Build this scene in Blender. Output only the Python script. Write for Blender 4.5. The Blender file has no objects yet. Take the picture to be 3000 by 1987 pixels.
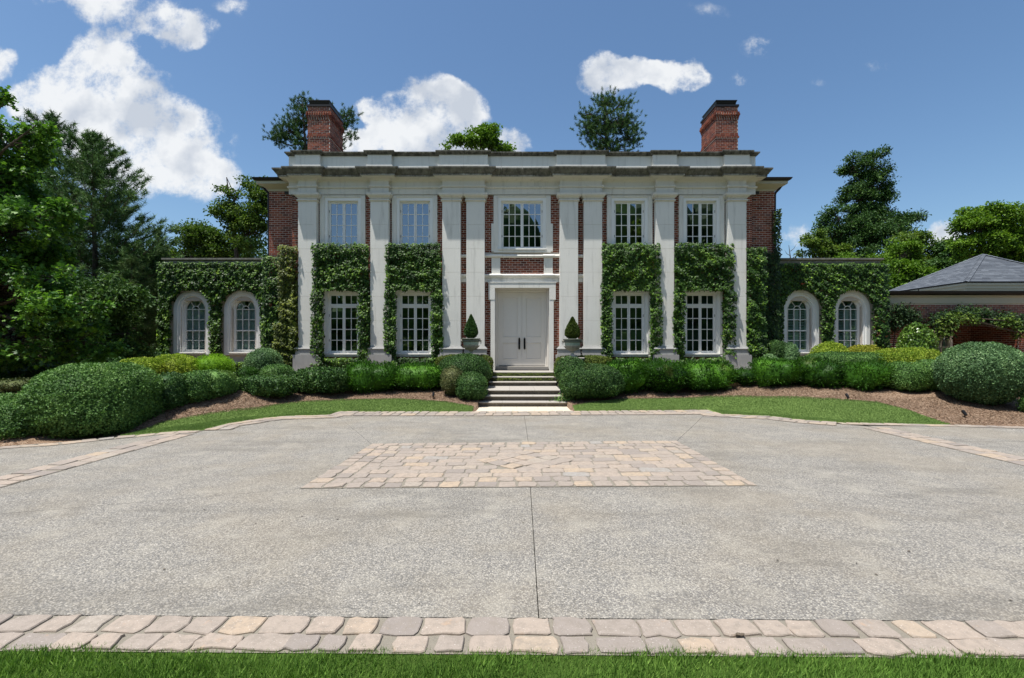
import bpy, math, random
import numpy as np
from mathutils import Vector

# ------------------------------------------------------------------ camera, sky, sun, exposure
sc = bpy.context.scene
col = sc.collection
F = 1104.0            # focal length in units of a 2368 wide picture
HOR, VX, EYE = 800.0, 1185.0, 1.8
cd = bpy.data.cameras.new('camera')
cam = bpy.data.objects.new('camera', cd); col.objects.link(cam)
cam.location = (0, 0, EYE); cam.rotation_euler = (math.radians(90), 0, 0)
cd.sensor_width = 36.0; cd.lens = F / 2368 * 36.0
cd.shift_y = 16 / 2368.0
cd.clip_start = .05; cd.clip_end = 3000
sc.camera = cam

SUN = Vector((-.25, -.17, 1.0)).normalized()
sun_el = math.asin(SUN.z); sun_az = math.atan2(SUN.x, SUN.y)
ld = bpy.data.lights.new('sun', 'SUN'); ld.energy = 3.6; ld.angle = math.radians(.53)
ld.color = (1.0, .96, .90)
lo = bpy.data.objects.new('sun', ld); col.objects.link(lo)
lo.rotation_euler = SUN.to_track_quat('Z', 'Y').to_euler(); lo.location = (0, 0, 40)

sc.view_settings.view_transform = 'Standard'
try: sc.view_settings.look = 'None'
except Exception: pass
sc.view_settings.exposure = 1.0
sc.view_settings.gamma = 1.0
sc.view_settings.use_curve_mapping = False
sc.cycles.max_bounces = 8
sc.cycles.transparent_max_bounces = 12
sc.cycles.caustics_reflective = False; sc.cycles.caustics_refractive = False

world = bpy.data.worlds.new('World'); sc.world = world; world.use_nodes = True
class NT:
    """small node-building helper"""
    def __init__(s, tree):
        s.t = tree; tree.nodes.clear()
    def n(s, ty, **kw):
        nd = s.t.nodes.new(ty)
        for k, v in kw.items(): setattr(nd, k, v)
        return nd
    def put(s, sock, v):
        if v is None: return
        if hasattr(v, 'is_linked') or isinstance(v, bpy.types.NodeSocket): s.t.links.new(v, sock)
        else:
            if sock.type == 'RGBA' and len(v) == 3: v = (*v, 1)
            sock.default_value = v
    def m(s, op, a, b=None, c=None, clamp=False):
        nd = s.n('ShaderNodeMath', operation=op, use_clamp=clamp)
        for i, v in enumerate((a, b, c)): s.put(nd.inputs[i], v)
        return nd.outputs[0]
    def vm(s, op, a, b=None, scale=None):
        nd = s.n('ShaderNodeVectorMath', operation=op)
        s.put(nd.inputs[0], a); s.put(nd.inputs[1], b)
        if scale is not None: s.put(nd.inputs['Scale'], scale)
        return nd.outputs['Value'] if op in ('LENGTH', 'DOT_PRODUCT', 'DISTANCE') else nd.outputs[0]
    def mix(s, f, a, b, blend='MIX'):
        nd = s.n('ShaderNodeMix', data_type='RGBA', blend_type=blend)
        s.put(nd.inputs['Factor'], f)
        ia = [i for i in nd.inputs if i.name == 'A' and i.type == 'RGBA'][0]
        ib = [i for i in nd.inputs if i.name == 'B' and i.type == 'RGBA'][0]
        s.put(ia, a); s.put(ib, b)
        return [o for o in nd.outputs if o.type == 'RGBA'][0]
    def ss(s, x, lo, hi, a=0.0, b=1.0):
        nd = s.n('ShaderNodeMapRange', interpolation_type='SMOOTHSTEP')
        for i, v in enumerate((x, lo, hi, a, b)): s.put(nd.inputs[i], v)
        return nd.outputs[0]
    def ramp(s, f, stops, interp='LINEAR'):
        nd = s.n('ShaderNodeValToRGB'); cr = nd.color_ramp; cr.interpolation = interp
        while len(cr.elements) > 1: cr.elements.remove(cr.elements[-1])
        cr.elements[0].position = stops[0][0]; cr.elements[0].color = (*stops[0][1], 1)
        for p, c in stops[1:]:
            e = cr.elements.new(p); e.color = (*c, 1)
        s.put(nd.inputs[0], f); return nd.outputs[0]
    def noise(s, vec, scale, detail=3, rough=.55, w=None, dist=0.0):
        nd = s.n('ShaderNodeTexNoise')
        if w is not None: nd.noise_dimensions = '4D'; nd.inputs['W'].default_value = w
        s.put(nd.inputs['Vector'], vec); nd.inputs['Scale'].default_value = scale
        nd.inputs['Detail'].default_value = detail; nd.inputs['Roughness'].default_value = rough
        nd.inputs['Distortion'].default_value = dist
        return nd.outputs['Fac']
    def comb(s, x, y, z):
        nd = s.n('ShaderNodeCombineXYZ')
        for i, v in enumerate((x, y, z)): s.put(nd.inputs[i], v)
        return nd.outputs[0]
    def sep(s, v):
        nd = s.n('ShaderNodeSeparateXYZ'); s.put(nd.inputs[0], v); return nd.outputs

def build_world():
    T = NT(world.node_tree)
    sky = T.n('ShaderNodeTexSky', sky_type='NISHITA', sun_disc=False)
    sky.sun_elevation = sun_el; sky.sun_rotation = sun_az
    sky.altitude = 300; sky.air_density = 1.1; sky.dust_density = 1.5; sky.ozone_density = 2.2
    d = T.n('ShaderNodeTexCoord').outputs['Generated']
    x, y, z = T.sep(d)
    ay = T.m('MAXIMUM', T.m('ABSOLUTE', y), .05)
    u = T.m('DIVIDE', x, ay); v = T.m('DIVIDE', z, ay)
    p = T.comb(u, v, T.m('MULTIPLY', T.m('SIGN', y), 3.0))
    # clouds as groups of soft lumps (position, radii, weight), edges broken up by noise
    wob = T.m('SUBTRACT', T.noise(p, 5.0, 5, .6), .5)
    wob2 = T.m('SUBTRACT', T.noise(p, 5.0, 5, .6, w=7.3), .5)
    uu = T.m('MULTIPLY_ADD', wob, .10, u); vv = T.m('MULTIPLY_ADD', wob2, .10, v)
    blobs = [(150,225,120,75,1),(225,125,85,60,1.2),(200,180,90,60,1.0),(270,215,140,85,1),(340,290,140,90,1),(210,300,120,75,1),(430,340,110,95,1),(330,395,170,65,1),(480,425,90,55,1),(60,230,60,40,.7),
             (-20,150,60,50,.9),(300,30,150,60,.85),(400,65,90,52,1),(180,-30,170,50,.8),(540,15,50,25,.35),(-90,330,160,80,.9),
             (985,245,95,70,1.3),(940,290,80,60,1.0),(1055,268,80,75,1.3),(895,262,70,56,1.3),(850,255,45,30,1.1),(930,320,110,55,1.1),(1045,330,90,55,1.1),(815,335,52,32,1),(1175,335,60,38,1),(1100,355,90,40,1),
             (1395,175,62,50,1.2),(1470,178,75,34,1.0),(1560,180,85,34,1.1),(1600,172,40,34,.9),
             (1755,108,60,30,.5),(1705,178,22,20,.45),(1840,535,48,38,.55),(2195,540,50,40,.8),(1930,560,60,30,.5),(1630,20,60,20,.2),(2030,150,60,22,.22),(1900,190,40,20,.2)]
    den = None
    for (bx, by, rx, ry, wt) in blobs:
        cu, cv = (bx - VX) / F, (HOR - by) / F
        a = T.m('DIVIDE', T.m('SUBTRACT', uu, cu), rx / F); b = T.m('DIVIDE', T.m('SUBTRACT', vv, cv), ry / F)
        r2 = T.m('ADD', T.m('MULTIPLY', a, a), T.m('MULTIPLY', b, b))
        f = T.m('MULTIPLY', T.m('SUBTRACT', 1.35, r2), wt)
        f = T.m('MAXIMUM', f, 0.0)
        den = f if den is None else T.m('ADD', den, f)
    den = T.m('MINIMUM', den, 1.25)
    n1 = T.noise(p, 9.5, 12, .68)
    lo1 = T.noise(p, 7.0, 5, .5); lo2 = T.noise(T.vm('ADD', p, (-.012, .035, 0)), 7.0, 5, .5)
    fld = T.m('ADD', den, T.m('MULTIPLY', T.m('MULTIPLY', T.m('SUBTRACT', n1, .5), 4.4), T.ss(den, 0, .45)))
    alpha = T.m('POWER', T.ss(fld, .12, 1.25), 1.15)
    # clouds behind the viewer, mirrored in windows; unseen cover raised to brighten the facade
    n3 = T.noise(d, 2.3, 7, .62, w=2.0)
    far = T.m('MULTIPLY', T.ss(n3, .52, .66), T.ss(y, .1, -.15))
    alpha = T.m('MAXIMUM', alpha, far)
    lit = T.m('MULTIPLY', T.m('SUBTRACT', lo2, lo1), 5.5)
    thick = T.ss(den, .5, 1.2)
    big = T.noise(p, 3.4, 4, .5, w=4.4)
    sh = T.m('ADD', T.m('MULTIPLY', thick, T.ss(big, .36, .66)), lit, clamp=True)
    ccol = T.mix(sh, (.455, .465, .475), (.30, .325, .365))
    hs = T.n('ShaderNodeHueSaturation'); hs.inputs['Saturation'].default_value = 1.08; hs.inputs['Value'].default_value = .069
    T.put(hs.inputs['Color'], sky.outputs[0])
    tint = T.mix(1.0, hs.outputs[0], (.92, 1.005, 1.03), 'MULTIPLY')
    final = T.mix(T.m('MULTIPLY', alpha, .96), tint, ccol)
    scl = T.vm('SCALE', final, scale=10.0)
    bg = T.n('ShaderNodeBackground'); bg.inputs['Strength'].default_value = .10
    T.put(bg.inputs['Color'], scl)
    out = T.n('ShaderNodeOutputWorld'); T.t.links.new(bg.outputs[0], out.inputs[0])
build_world()

# ------------------------------------------------------------------ point helpers (metres; camera at the origin looking along +Y)
CX = .37                                   # the house is symmetric about x = CX
KPX = [(-160,1066),(0,1034),(117,1027),(267,1011),(328,1006),(411,998),(470,996.5),(488,990),(508,983),(559,976.5),(607,968.5),(660,963.5),(764,961),(778,952.6),(1100,953),(1320,951.5),(1640,949.5),(1659,958.5),(1736,961.5),(1787,964),(1843,971),(1936,978),(2088,981),(2195,983),(2368,988),(2600,993)]
def flat(px, py): Y = F * EYE / (py - HOR); return ((px - VX) * Y / F, Y)
KXY = [flat(*p) for p in KPX]
KX = [KXY[0][0]]; KY = [KXY[0][1]]
for (a, b) in KXY[1:]:
    KX.append(max(a, KX[-1] + .012)); KY.append(b)
KX = [-40.0] + KX + [40.0]; KY = [7.0] + KY + [10.3]
def kerb_y(x): return np.interp(x, KX, KY)
_xs = np.arange(-40, 40, .1); _k = np.interp(_xs, KX, KY)
_k = np.array([_k[max(0, i-7):i+8].max() for i in range(len(_k))]); _w = np.hanning(19); _w /= _w.sum(); _ks = np.convolve(np.pad(_k, 9, mode='edge'), _w, 'valid')
def ground_z(x, y):
    k = np.interp(x, _xs, _ks)
    t = np.clip((np.asarray(y, float) - k) * .215, 0, None)
    cap = .66
    t = np.where(t < cap - .12, t, cap - .12 * np.exp(-(t - cap + .12) / .12))
    z = t
    return z
def gp(px, py):
    """where the line of sight through a picture point meets the sloping garden"""
    u, v = (px - VX) / F, (py - HOR) / F
    Y = 6.0
    while Y < 25:
        if EYE - v * Y <= float(ground_z(u * Y, Y)): break
        Y += .01
    return (u * Y, Y)
def at(px, py, Y): return ((px - VX) * Y / F, Y, EYE - (py - HOR) * Y / F)

# ------------------------------------------------------------------ objects
W = {}
def wo(o): return W.get(o.name, Vector((0, 0, 0)))
def tag(o, label=None, cat=None, group=None, kind=None):
    if label: o['label'] = label
    if cat: o['category'] = cat
    if group: o['group'] = group
    if kind: o['kind'] = kind
    return o
def thing(name, label, cat, loc=(0, 0, 0), group=None, kind=None):
    o = bpy.data.objects.new(name, None); col.objects.link(o); o.location = loc
    o.empty_display_size = .2
    W[o.name] = Vector(loc); return tag(o, label, cat, group, kind)
def link(name, me, parent=None, loc=(0, 0, 0), rot=None):
    o = bpy.data.objects.new(name, me); col.objects.link(o)
    loc = Vector(loc); W[o.name] = loc
    if parent is not None:
        o.parent = parent; o.location = loc - wo(parent)
    else: o.location = loc
    if rot is not None: o.rotation_euler = rot
    return o
def mesh_np(name, V, faces_flat, sizes, mat, rnd=None, smooth=False):
    me = bpy.data.meshes.new(name)
    V = np.asarray(V, np.float32).reshape(-1, 3); faces_flat = np.asarray(faces_flat, np.int32); sizes = np.asarray(sizes, np.int32)
    me.vertices.add(len(V)); me.vertices.foreach_set('co', V.ravel())
    me.loops.add(len(faces_flat)); me.loops.foreach_set('vertex_index', faces_flat)
    me.polygons.add(len(sizes))
    st = np.zeros(len(sizes), np.int32); st[1:] = np.cumsum(sizes)[:-1]
    me.polygons.foreach_set('loop_start', st); me.polygons.foreach_set('loop_total', sizes)
    me.polygons.foreach_set('use_smooth', np.full(len(sizes), smooth))
    if rnd is not None:
        a = me.attributes.new('rnd', 'FLOAT', 'FACE'); a.data.foreach_set('value', np.asarray(rnd, np.float32))
    me.update(calc_edges=True)
    if mat: me.materials.append(mat)
    return me
class MB:
    """collects faces into one mesh"""
    def __init__(s): s.v = []; s.f = []; s.r = []
    def add(s, vs, fs, r=0.0):
        b = len(s.v); s.v += [tuple(v) for v in vs]; s.f += [tuple(i + b for i in f) for f in fs]; s.r += [r] * len(fs)
    def box(s, x0, x1, y0, y1, z0, z1, r=0.0, skip=()):
        v = [(x0,y0,z0),(x1,y0,z0),(x1,y1,z0),(x0,y1,z0),(x0,y0,z1),(x1,y0,z1),(x1,y1,z1),(x0,y1,z1)]
        f = {'b':(0,3,2,1),'t':(4,5,6,7),'f':(0,1,5,4),'r':(1,2,6,5),'k':(2,3,7,6),'l':(3,0,4,7)}
        s.add(v, [q for k, q in f.items() if k not in skip], r)
    def bbox(s, x0, x1, y0, y1, z0, z1, b=.006, r=0.0):
        """box with chamfered front edges (front = -y)"""
        v = [(x0,y1,z0),(x1,y1,z0),(x1,y1,z1),(x0,y1,z1),(x0,y0+b,z0),(x1,y0+b,z0),(x1,y0+b,z1),(x0,y0+b,z1),
             (x0+b,y0,z0+b),(x1-b,y0,z0+b),(x1-b,y0,z1-b),(x0+b,y0,z1-b)]
        s.add(v, [(0,3,2,1),(0,1,5,4),(1,2,6,5),(2,3,7,6),(3,0,4,7),(4,5,9,8),(5,6,10,9),(6,7,11,10),(7,4,8,11),(8,9,10,11)], r)
    def tube(s, pts, rad, n=8, cap=True, r=0.0):
        pts = [Vector(p) for p in pts]
        if not hasattr(rad, '__len__'): rad = [rad] * len(pts)
        vs, fs = [], []
        for i, p in enumerate(pts):
            d = (pts[min(i+1, len(pts)-1)] - pts[max(i-1, 0)]).normalized()
            a = d.orthogonal().normalized() if i == 0 else (a - d * a.dot(d)).normalized()
            b = d.cross(a)
            for k in range(n):
                t = 2 * math.pi * k / n; vs.append(p + (a * math.cos(t) + b * math.sin(t)) * rad[i])
        for i in range(len(pts) - 1):
            for k in range(n):
                k2 = (k + 1) % n; fs.append((i*n+k, i*n+k2, (i+1)*n+k2, (i+1)*n+k))
        if cap: fs.append(tuple(range(n))[::-1]); fs.append(tuple((len(pts)-1)*n + k for k in range(n)))
        s.add(vs, fs, r)
    def lathe(s, prof, c, n=28):
        vs = [(c[0] + r_ * math.cos(2*math.pi*k/n), c[1] + r_ * math.sin(2*math.pi*k/n), c[2] + z_) for (r_, z_) in prof for k in range(n)]
        fs = [(i*n+k, i*n+(k+1) % n, (i+1)*n+(k+1) % n, (i+1)*n+k) for i in range(len(prof)-1) for k in range(n)]
        s.add(vs, fs)
    def sweep(s, path, prof, closed=False):
        """profile [(out, z)] swept along a plan path [(x, y)]; outward is to the right of the direction of travel... (front for left-to-right)"""
        P = [Vector((p[0], p[1])) for p in path]; n = len(P); offs = []
        for i in range(n):
            def nrm(a, b): d = (b - a).normalized(); return Vector((d.y, -d.x))
            if closed: n1, n2 = nrm(P[i-1], P[i]), nrm(P[i], P[(i+1) % n])
            elif i == 0: n1 = n2 = nrm(P[0], P[1])
            elif i == n-1: n1 = n2 = nrm(P[-2], P[-1])
            else: n1, n2 = nrm(P[i-1], P[i]), nrm(P[i], P[i+1])
            m = (n1 + n2); m = m / max(m.dot(n1), 1e-6) if m.length > 1e-6 else n1
            offs.append(m)
        vs = [(P[i].x + offs[i].x * o, P[i].y + offs[i].y * o, z) for i in range(n) for (o, z) in prof]
        k = len(prof); fs = []
        for i in range(n if closed else n - 1):
            j = (i + 1) % n
            for q in range(k - 1): fs.append((i*k+q, j*k+q, j*k+q+1, i*k+q+1))
        if not closed:
            fs.append(tuple(range(k))[::-1]); fs.append(tuple((n-1)*k + q for q in range(k)))
        s.add(vs, fs)
    def mesh(s, name, mat, smooth=False):
        ff = [i for f in s.f for i in f]
        return mesh_np(name, s.v, ff, [len(f) for f in s.f], mat, s.r, smooth)
    def build(s, name, mat, parent=None, smooth=False, kind=None):
        me = s.mesh(name, mat, smooth)
        o = link(name, me, parent)
        if kind: o['kind'] = kind
        return o

# ------------------------------------------------------------------ materials
MATS = {}
def mat(name):
    m = bpy.data.materials.new(name); m.use_nodes = True
    T = NT(m.node_tree); MATS[name] = m
    bs = T.n('ShaderNodeBsdfPrincipled'); out = T.n('ShaderNodeOutputMaterial')
    T.t.links.new(bs.outputs[0], out.inputs[0])
    T.out = out; T.bs = bs
    return m, T
def setp(T, **kw):
    names = {'color':'Base Color','rough':'Roughness','metal':'Metallic','spec':'Specular IOR Level','ior':'IOR'}
    for k, v in kw.items(): T.put(T.bs.inputs[names[k]], v)
def bump(T, h, strength=.5, dist=.01):
    b = T.n('ShaderNodeBump'); b.inputs['Strength'].default_value = strength; b.inputs['Distance'].default_value = dist
    T.put(b.inputs['Height'], h); T.t.links.new(b.outputs[0], T.bs.inputs['Normal'])
def geo(T): return T.n('ShaderNodeNewGeometry').outputs['Position']
def rnd(T):
    a = T.n('ShaderNodeAttribute', attribute_name='rnd').outputs['Fac']
    o = T.n('ShaderNodeObjectInfo').outputs['Random']
    return T.m('FRACT', T.m('ADD', a, o))

def m_brick():
    m, T = mat('brick'); p = geo(T); r = rnd(T)
    c = T.ramp(r, [(0,(.07,.026,.018)),(.12,(.13,.034,.020)),(.45,(.215,.055,.029)),(.75,(.29,.083,.043)),(.93,(.36,.115,.060)),(1,(.20,.105,.072))])
    n = T.noise(p, 60, 4, .6); n2 = T.noise(p, 1.3, 2, .5)
    c = T.mix(T.m('MULTIPLY', n, .5), c, (.10, .035, .025))
    c = T.mix(T.ss(n2, .5, .8, 0, .25), c, (.30, .18, .14))
    setp(T, color=c, rough=.85, spec=.25); bump(T, n, .35, .006); return m
def m_mortar():
    m, T = mat('mortar'); p = geo(T)
    c = T.mix(T.noise(p, 8, 3), (.52,.46,.40), (.66,.60,.53)); setp(T, color=c, rough=.95, spec=.1)
    bump(T, T.noise(p, 120, 2), .3, .003); return m
def m_stone(name, base, stain=0.0, top=None, bot=None, speck=.5):
    """pale cast limestone; stain > 0 adds black algae streaks"""
    m, T = mat(name); p = geo(T); r = rnd(T)
    n = T.noise(p, 1.1, 4, .6); n2 = T.noise(p, 95, 2, .6)
    b2 = tuple(x * .86 for x in base)
    c = T.mix(n, base, b2)
    c = T.mix(T.m('MULTIPLY', T.ss(n2, .62, .70), speck), c, tuple(x * .45 for x in base))
    c = T.mix(T.m('MULTIPLY', r, .10), c, tuple(x * .8 for x in base))
    st = T.noise(T.vm('MULTIPLY', p, (7, 7, .7)), 1.0, 5, .65)
    c = T.mix(T.ss(st, .50, .76, 0, .42), c, (.34, .33, .295))
    if stain > 0:
        x, y, z = T.sep(p)
        s1 = T.noise(T.vm('MULTIPLY', p, (9, 9, 1.6)), 1.0, 6, .7)
        s0 = T.noise(T.vm('MULTIPLY', p, (1.6, 1.6, 1.0)), 1.0, 3, .6)
        g = T.ss(z, bot, top, -.22, .50)
        f = T.ss(T.m('ADD', T.m('ADD', T.m('MULTIPLY', s1, .7), T.m('MULTIPLY', s0, .5)), g), .50, .82)
        dark = T.mix(T.ss(T.noise(T.vm('MULTIPLY', p, (6, 6, 2.5)), 1.0, 6, .75, w=6), .35, .68), (.016, .016, .011), (.16, .155, .125))
        c = T.mix(T.m('MULTIPLY', f, stain), c, dark)
    setp(T, color=c, rough=.82, spec=.3); bump(T, T.m('ADD', n2, T.noise(p, 25, 3)), .25, .004); return m
def m_plain(name, c, rough=.5, metal=0.0, var=.08, spec=.5, scale=6):
    m, T = mat(name); p = geo(T)
    k = T.mix(T.noise(p, scale, 4, .6), tuple(x * (1 - var) for x in c), tuple(min(1, x * (1 + var)) for x in c))
    setp(T, color=k, rough=rough, metal=metal, spec=spec); return m
def m_glass():
    m, T = mat('window_glass')
    gl = T.n('ShaderNodeBsdfGlossy'); gl.inputs['Roughness'].default_value = .0; gl.inputs['Color'].default_value = (.92, .96, 1, 1)
    nz = T.noise(geo(T), 1.6, 1, .4)
    b = T.n('ShaderNodeBump'); b.inputs['Strength'].default_value = .06; b.inputs['Distance'].default_value = .01
    T.put(b.inputs['Height'], nz); T.t.links.new(b.outputs[0], gl.inputs['Normal'])
    tr = T.n('ShaderNodeBsdfTransparent'); tr.inputs['Color'].default_value = (.62, .74, .72, 1)
    fr = T.n('ShaderNodeLayerWeight'); fr.inputs['Blend'].default_value = .5
    mx = T.n('ShaderNodeMixShader'); T.put(mx.inputs[0], T.m('ADD', T.m('MULTIPLY', T.m('POWER', fr.outputs['Facing'], 4.0), .7), GL_ADD, clamp=True))
    T.t.links.new(tr.outputs[0], mx.inputs[1]); T.t.links.new(gl.outputs[0], mx.inputs[2])
    T.t.links.new(mx.outputs[0], T.out.inputs[0]); return m
GL_ADD = .30
def m_leaf(name, stops, rough=.42, trans=.25, spec=.45, patch=None):
    m, T = mat(name); p = geo(T); r = rnd(T)
    n = T.noise(p, 1.7, 3, .6)
    f = T.m('ADD', T.m('MULTIPLY', r, .72), T.m('MULTIPLY', T.m('SUBTRACT', n, .5), 1.1), clamp=True)
    c = T.ramp(f, stops)
    if patch:
        c = T.mix(T.ss(T.noise(p, patch[1], 2, .5, w=3.3), patch[2], patch[2] + .09, 0, patch[3]), c, patch[0])
    setp(T, color=c, rough=rough + .12, spec=spec * .45)
    tl = T.n('ShaderNodeBsdfTranslucent')
    T.put(tl.inputs['Color'], T.mix(.5, c, T.mix(1.0, c, (1.3, 1.5, .5), 'MULTIPLY')))
    mx = T.n('ShaderNodeMixShader'); mx.inputs[0].default_value = trans
    T.t.links.new(T.bs.outputs[0], mx.inputs[1]); T.t.links.new(tl.outputs[0], mx.inputs[2])
    T.t.links.new(mx.outputs[0], T.out.inputs[0]); return m
def m_bark():
    m, T = mat('bark'); p = geo(T); n = T.noise(T.vm('MULTIPLY', p, (1, 1, .3)), 14, 4, .7)
    setp(T, color=T.ramp(n, [(.3,(.035,.027,.02)),(.7,(.13,.105,.08))]), rough=.95, spec=.1); bump(T, n, .8, .02); return m
def m_drive():
    m, T = mat('exposed_aggregate'); p = geo(T)
    vo = T.n('ShaderNodeTexVoronoi'); T.put(vo.inputs['Vector'], p); vo.inputs['Scale'].default_value = 78
    h = T.sep(vo.outputs['Color'])[0]
    v2 = T.n('ShaderNodeTexVoronoi'); T.put(v2.inputs['Vector'], p); v2.inputs['Scale'].default_value = 118
    h2 = T.sep(v2.outputs['Color'])[1]
    peb = T.ramp(h, [(0,(.10,.105,.115)),(.22,(.20,.20,.205)),(.5,(.31,.305,.29)),(.78,(.42,.405,.375)),(.93,(.52,.50,.46)),(1,(.62,.60,.56))])
    peb = T.mix(.35, peb, T.ramp(h2, [(0,(.13,.135,.145)),(.5,(.30,.295,.28)),(1,(.46,.44,.41))]))
    edge = T.ss(vo.outputs['Distance'], .35, .72)
    c = T.mix(T.m('MULTIPLY', edge, .62), peb, (.13, .125, .115))
    big = T.noise(p, .55, 5, .6); mid = T.noise(p, 2.6, 4, .65, w=2)
    c = T.mix(T.ss(big, .42, .64, 0, .32), c, (.27, .235, .18))
    c = T.mix(T.ss(mid, .48, .70, 0, .40), c, (.40, .385, .345))
    c = T.mix(T.ss(T.noise(T.vm('MULTIPLY', p, (.5, 1.6, 1)), 1.0, 5, .65, w=5), .50, .68, 0, .45), c, (.13, .125, .115))
    wob_ = T.noise(p, .8, 3, .6, w=9); X_ = T.sep(p)
    trk = T.m('ABSOLUTE', T.m('SUBTRACT', T.m('FRACT', T.m('ADD', T.m('MULTIPLY', X_[1], .55), T.m('MULTIPLY', wob_, 1.4))), .5))
    c = T.mix(T.m('MULTIPLY', T.ss(trk, .12, .0), .16), c, (.14, .13, .115))
    c = T.mix(1.0, c, (.86, .83, .78), 'MULTIPLY')
    setp(T, color=c, rough=.85, spec=.25)
    bump(T, T.m('SUBTRACT', T.m('MULTIPLY', h, .25), vo.outputs['Distance']), .75, .008); return m
def m_cobble():
    m, T = mat('sandstone_sett'); p = geo(T); r = rnd(T)
    c = T.ramp(r, [(0,(.23,.20,.178)),(.3,(.275,.235,.202)),(.55,(.305,.255,.212)),(.78,(.33,.27,.22)),(.92,(.365,.285,.205)),(1,(.28,.262,.24))])
    n = T.noise(p, 16, 6, .7); n2 = T.noise(p, 5, 3, .6)
    c = T.mix(T.ss(n, .42, .66, 0, .6), c, (.21, .18, .15))
    c = T.mix(T.ss(T.noise(p, 7, 3, .7, w=3), .62, .74, 0, .4), c, (.42, .26, .15))
    c = T.mix(T.ss(T.noise(p, 90, 2, .6), .63, .75, 0, .5), c, (.70, .66, .60))
    setp(T, color=c, rough=.75, spec=.3); bump(T, T.m('ADD', n, T.m('MULTIPLY', n2, 2)), .55, .012); return m
def m_ground(name, a, b, scale, bscale=60, bs=.6):
    m, T = mat(name); p = geo(T)
    n = T.noise(p, scale, 6, .7); n2 = T.noise(p, bscale, 3, .7)
    c = T.mix(T.m('ADD', T.m('MULTIPLY', n, .5), T.m('MULTIPLY', n2, .5)), a, b)
    setp(T, color=c, rough=.95, spec=.1); bump(T, n2, bs, .02); return m
def m_mulch():
    m, T = mat('pine_mulch'); p = geo(T)
    v = T.n('ShaderNodeTexVoronoi'); T.put(v.inputs['Vector'], T.vm('MULTIPLY', p, (1, 2.2, 1))); v.inputs['Scale'].default_value = 34
    h = T.sep(v.outputs['Color'])[0]
    c = T.ramp(h, [(0,(.085,.050,.030)),(.4,(.175,.115,.075)),(.75,(.26,.18,.125)),(1,(.38,.29,.21))])
    c = T.mix(T.ss(T.noise(p, 1.4, 4), .45, .7, 0, .35), c, (.18, .12, .085))
    setp(T, color=c, rough=.95, spec=.1); bump(T, h, .9, .02); return m
def m_shingle():
    m, T = mat('slate_shingle'); p = geo(T); r = rnd(T)
    c = T.ramp(r, [(0,(.060,.070,.085)),(.5,(.085,.098,.115)),(1,(.12,.135,.155))])
    c = T.mix(T.m('MULTIPLY', T.noise(p, 40, 3, .7), .4), c, (.10, .11, .13))
    setp(T, color=c, rough=.75, spec=.3); return m

M = dict(
 brick=m_brick(), mortar=m_mortar(),
 stone=m_stone('limestone', (.78,.765,.71)),
 stoneA=m_stone('limestone_architrave', (.70,.675,.60)),
 corn=m_stone('algae_stained_cornice', (.50,.48,.42), .88, 8.03, 7.78),
 cope=m_stone('algae_stained_coping', (.50,.48,.42), .97, 8.74, 8.60),
 wingc=m_stone('weathered_wing_cornice', (.36,.35,.31), .6, 5.3, 4.9),
 plinth=m_stone('weathered_plinth', (.50,.495,.48), .30, 1.9, .3),
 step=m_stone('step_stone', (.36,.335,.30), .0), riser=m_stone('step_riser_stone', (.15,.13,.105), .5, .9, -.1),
 slab=m_stone('apron_stone', (.58,.51,.40)),
 white=m_plain('white_window_paint', (.80,.80,.775), .45, var=.04),
 door=m_plain('cream_door_paint', (.70,.665,.61), .45, var=.03),
 cream=m_plain('cream_trim_paint', (.46,.44,.33), .6, var=.06),
 dark=m_plain('dark_bronze_metal', (.028,.026,.025), .42, .6), black=m_plain('black_iron', (.012,.012,.013), .38, .7),
 shut=m_plain('white_shutter_paint', (.74,.80,.77), .5, var=.03),
 glass=m_glass(), inside=m_plain('dim_interior', (.045,.045,.045), .9),
 rim=m_plain('dull_green_bronze', (.11,.125,.10), .7, .1, .4, scale=30),
 verd=m_plain('verdigris_copper', (.27,.35,.31), .7, .1, .45, scale=22), urn=m_stone('weathered_urn_stone', (.44,.425,.375), .35, 1.9, 1.3, .8),
 bark=m_bark(), drive=m_drive(), cobble=m_cobble(),
 joint=m_ground('sandy_joint', (.16,.145,.12), (.27,.245,.20), 5), mulch=m_mulch(),
 soil=m_ground('forest_floor', (.05,.045,.025), (.10,.085,.05), 2),
 lawnd=m_ground('deep_lawn_turf', (.045,.085,.014), (.085,.15,.026), 3, 160, .9),
 lawn=m_ground('lawn_turf', (.10,.155,.04), (.15,.225,.06), 1.2, 140, .8),
 shingle=m_shingle(), roof=m_plain('dark_roof_slate', (.10,.11,.12), .8),
 tan=m_plain('tan_block', (.50,.33,.20), .9),
)
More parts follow.
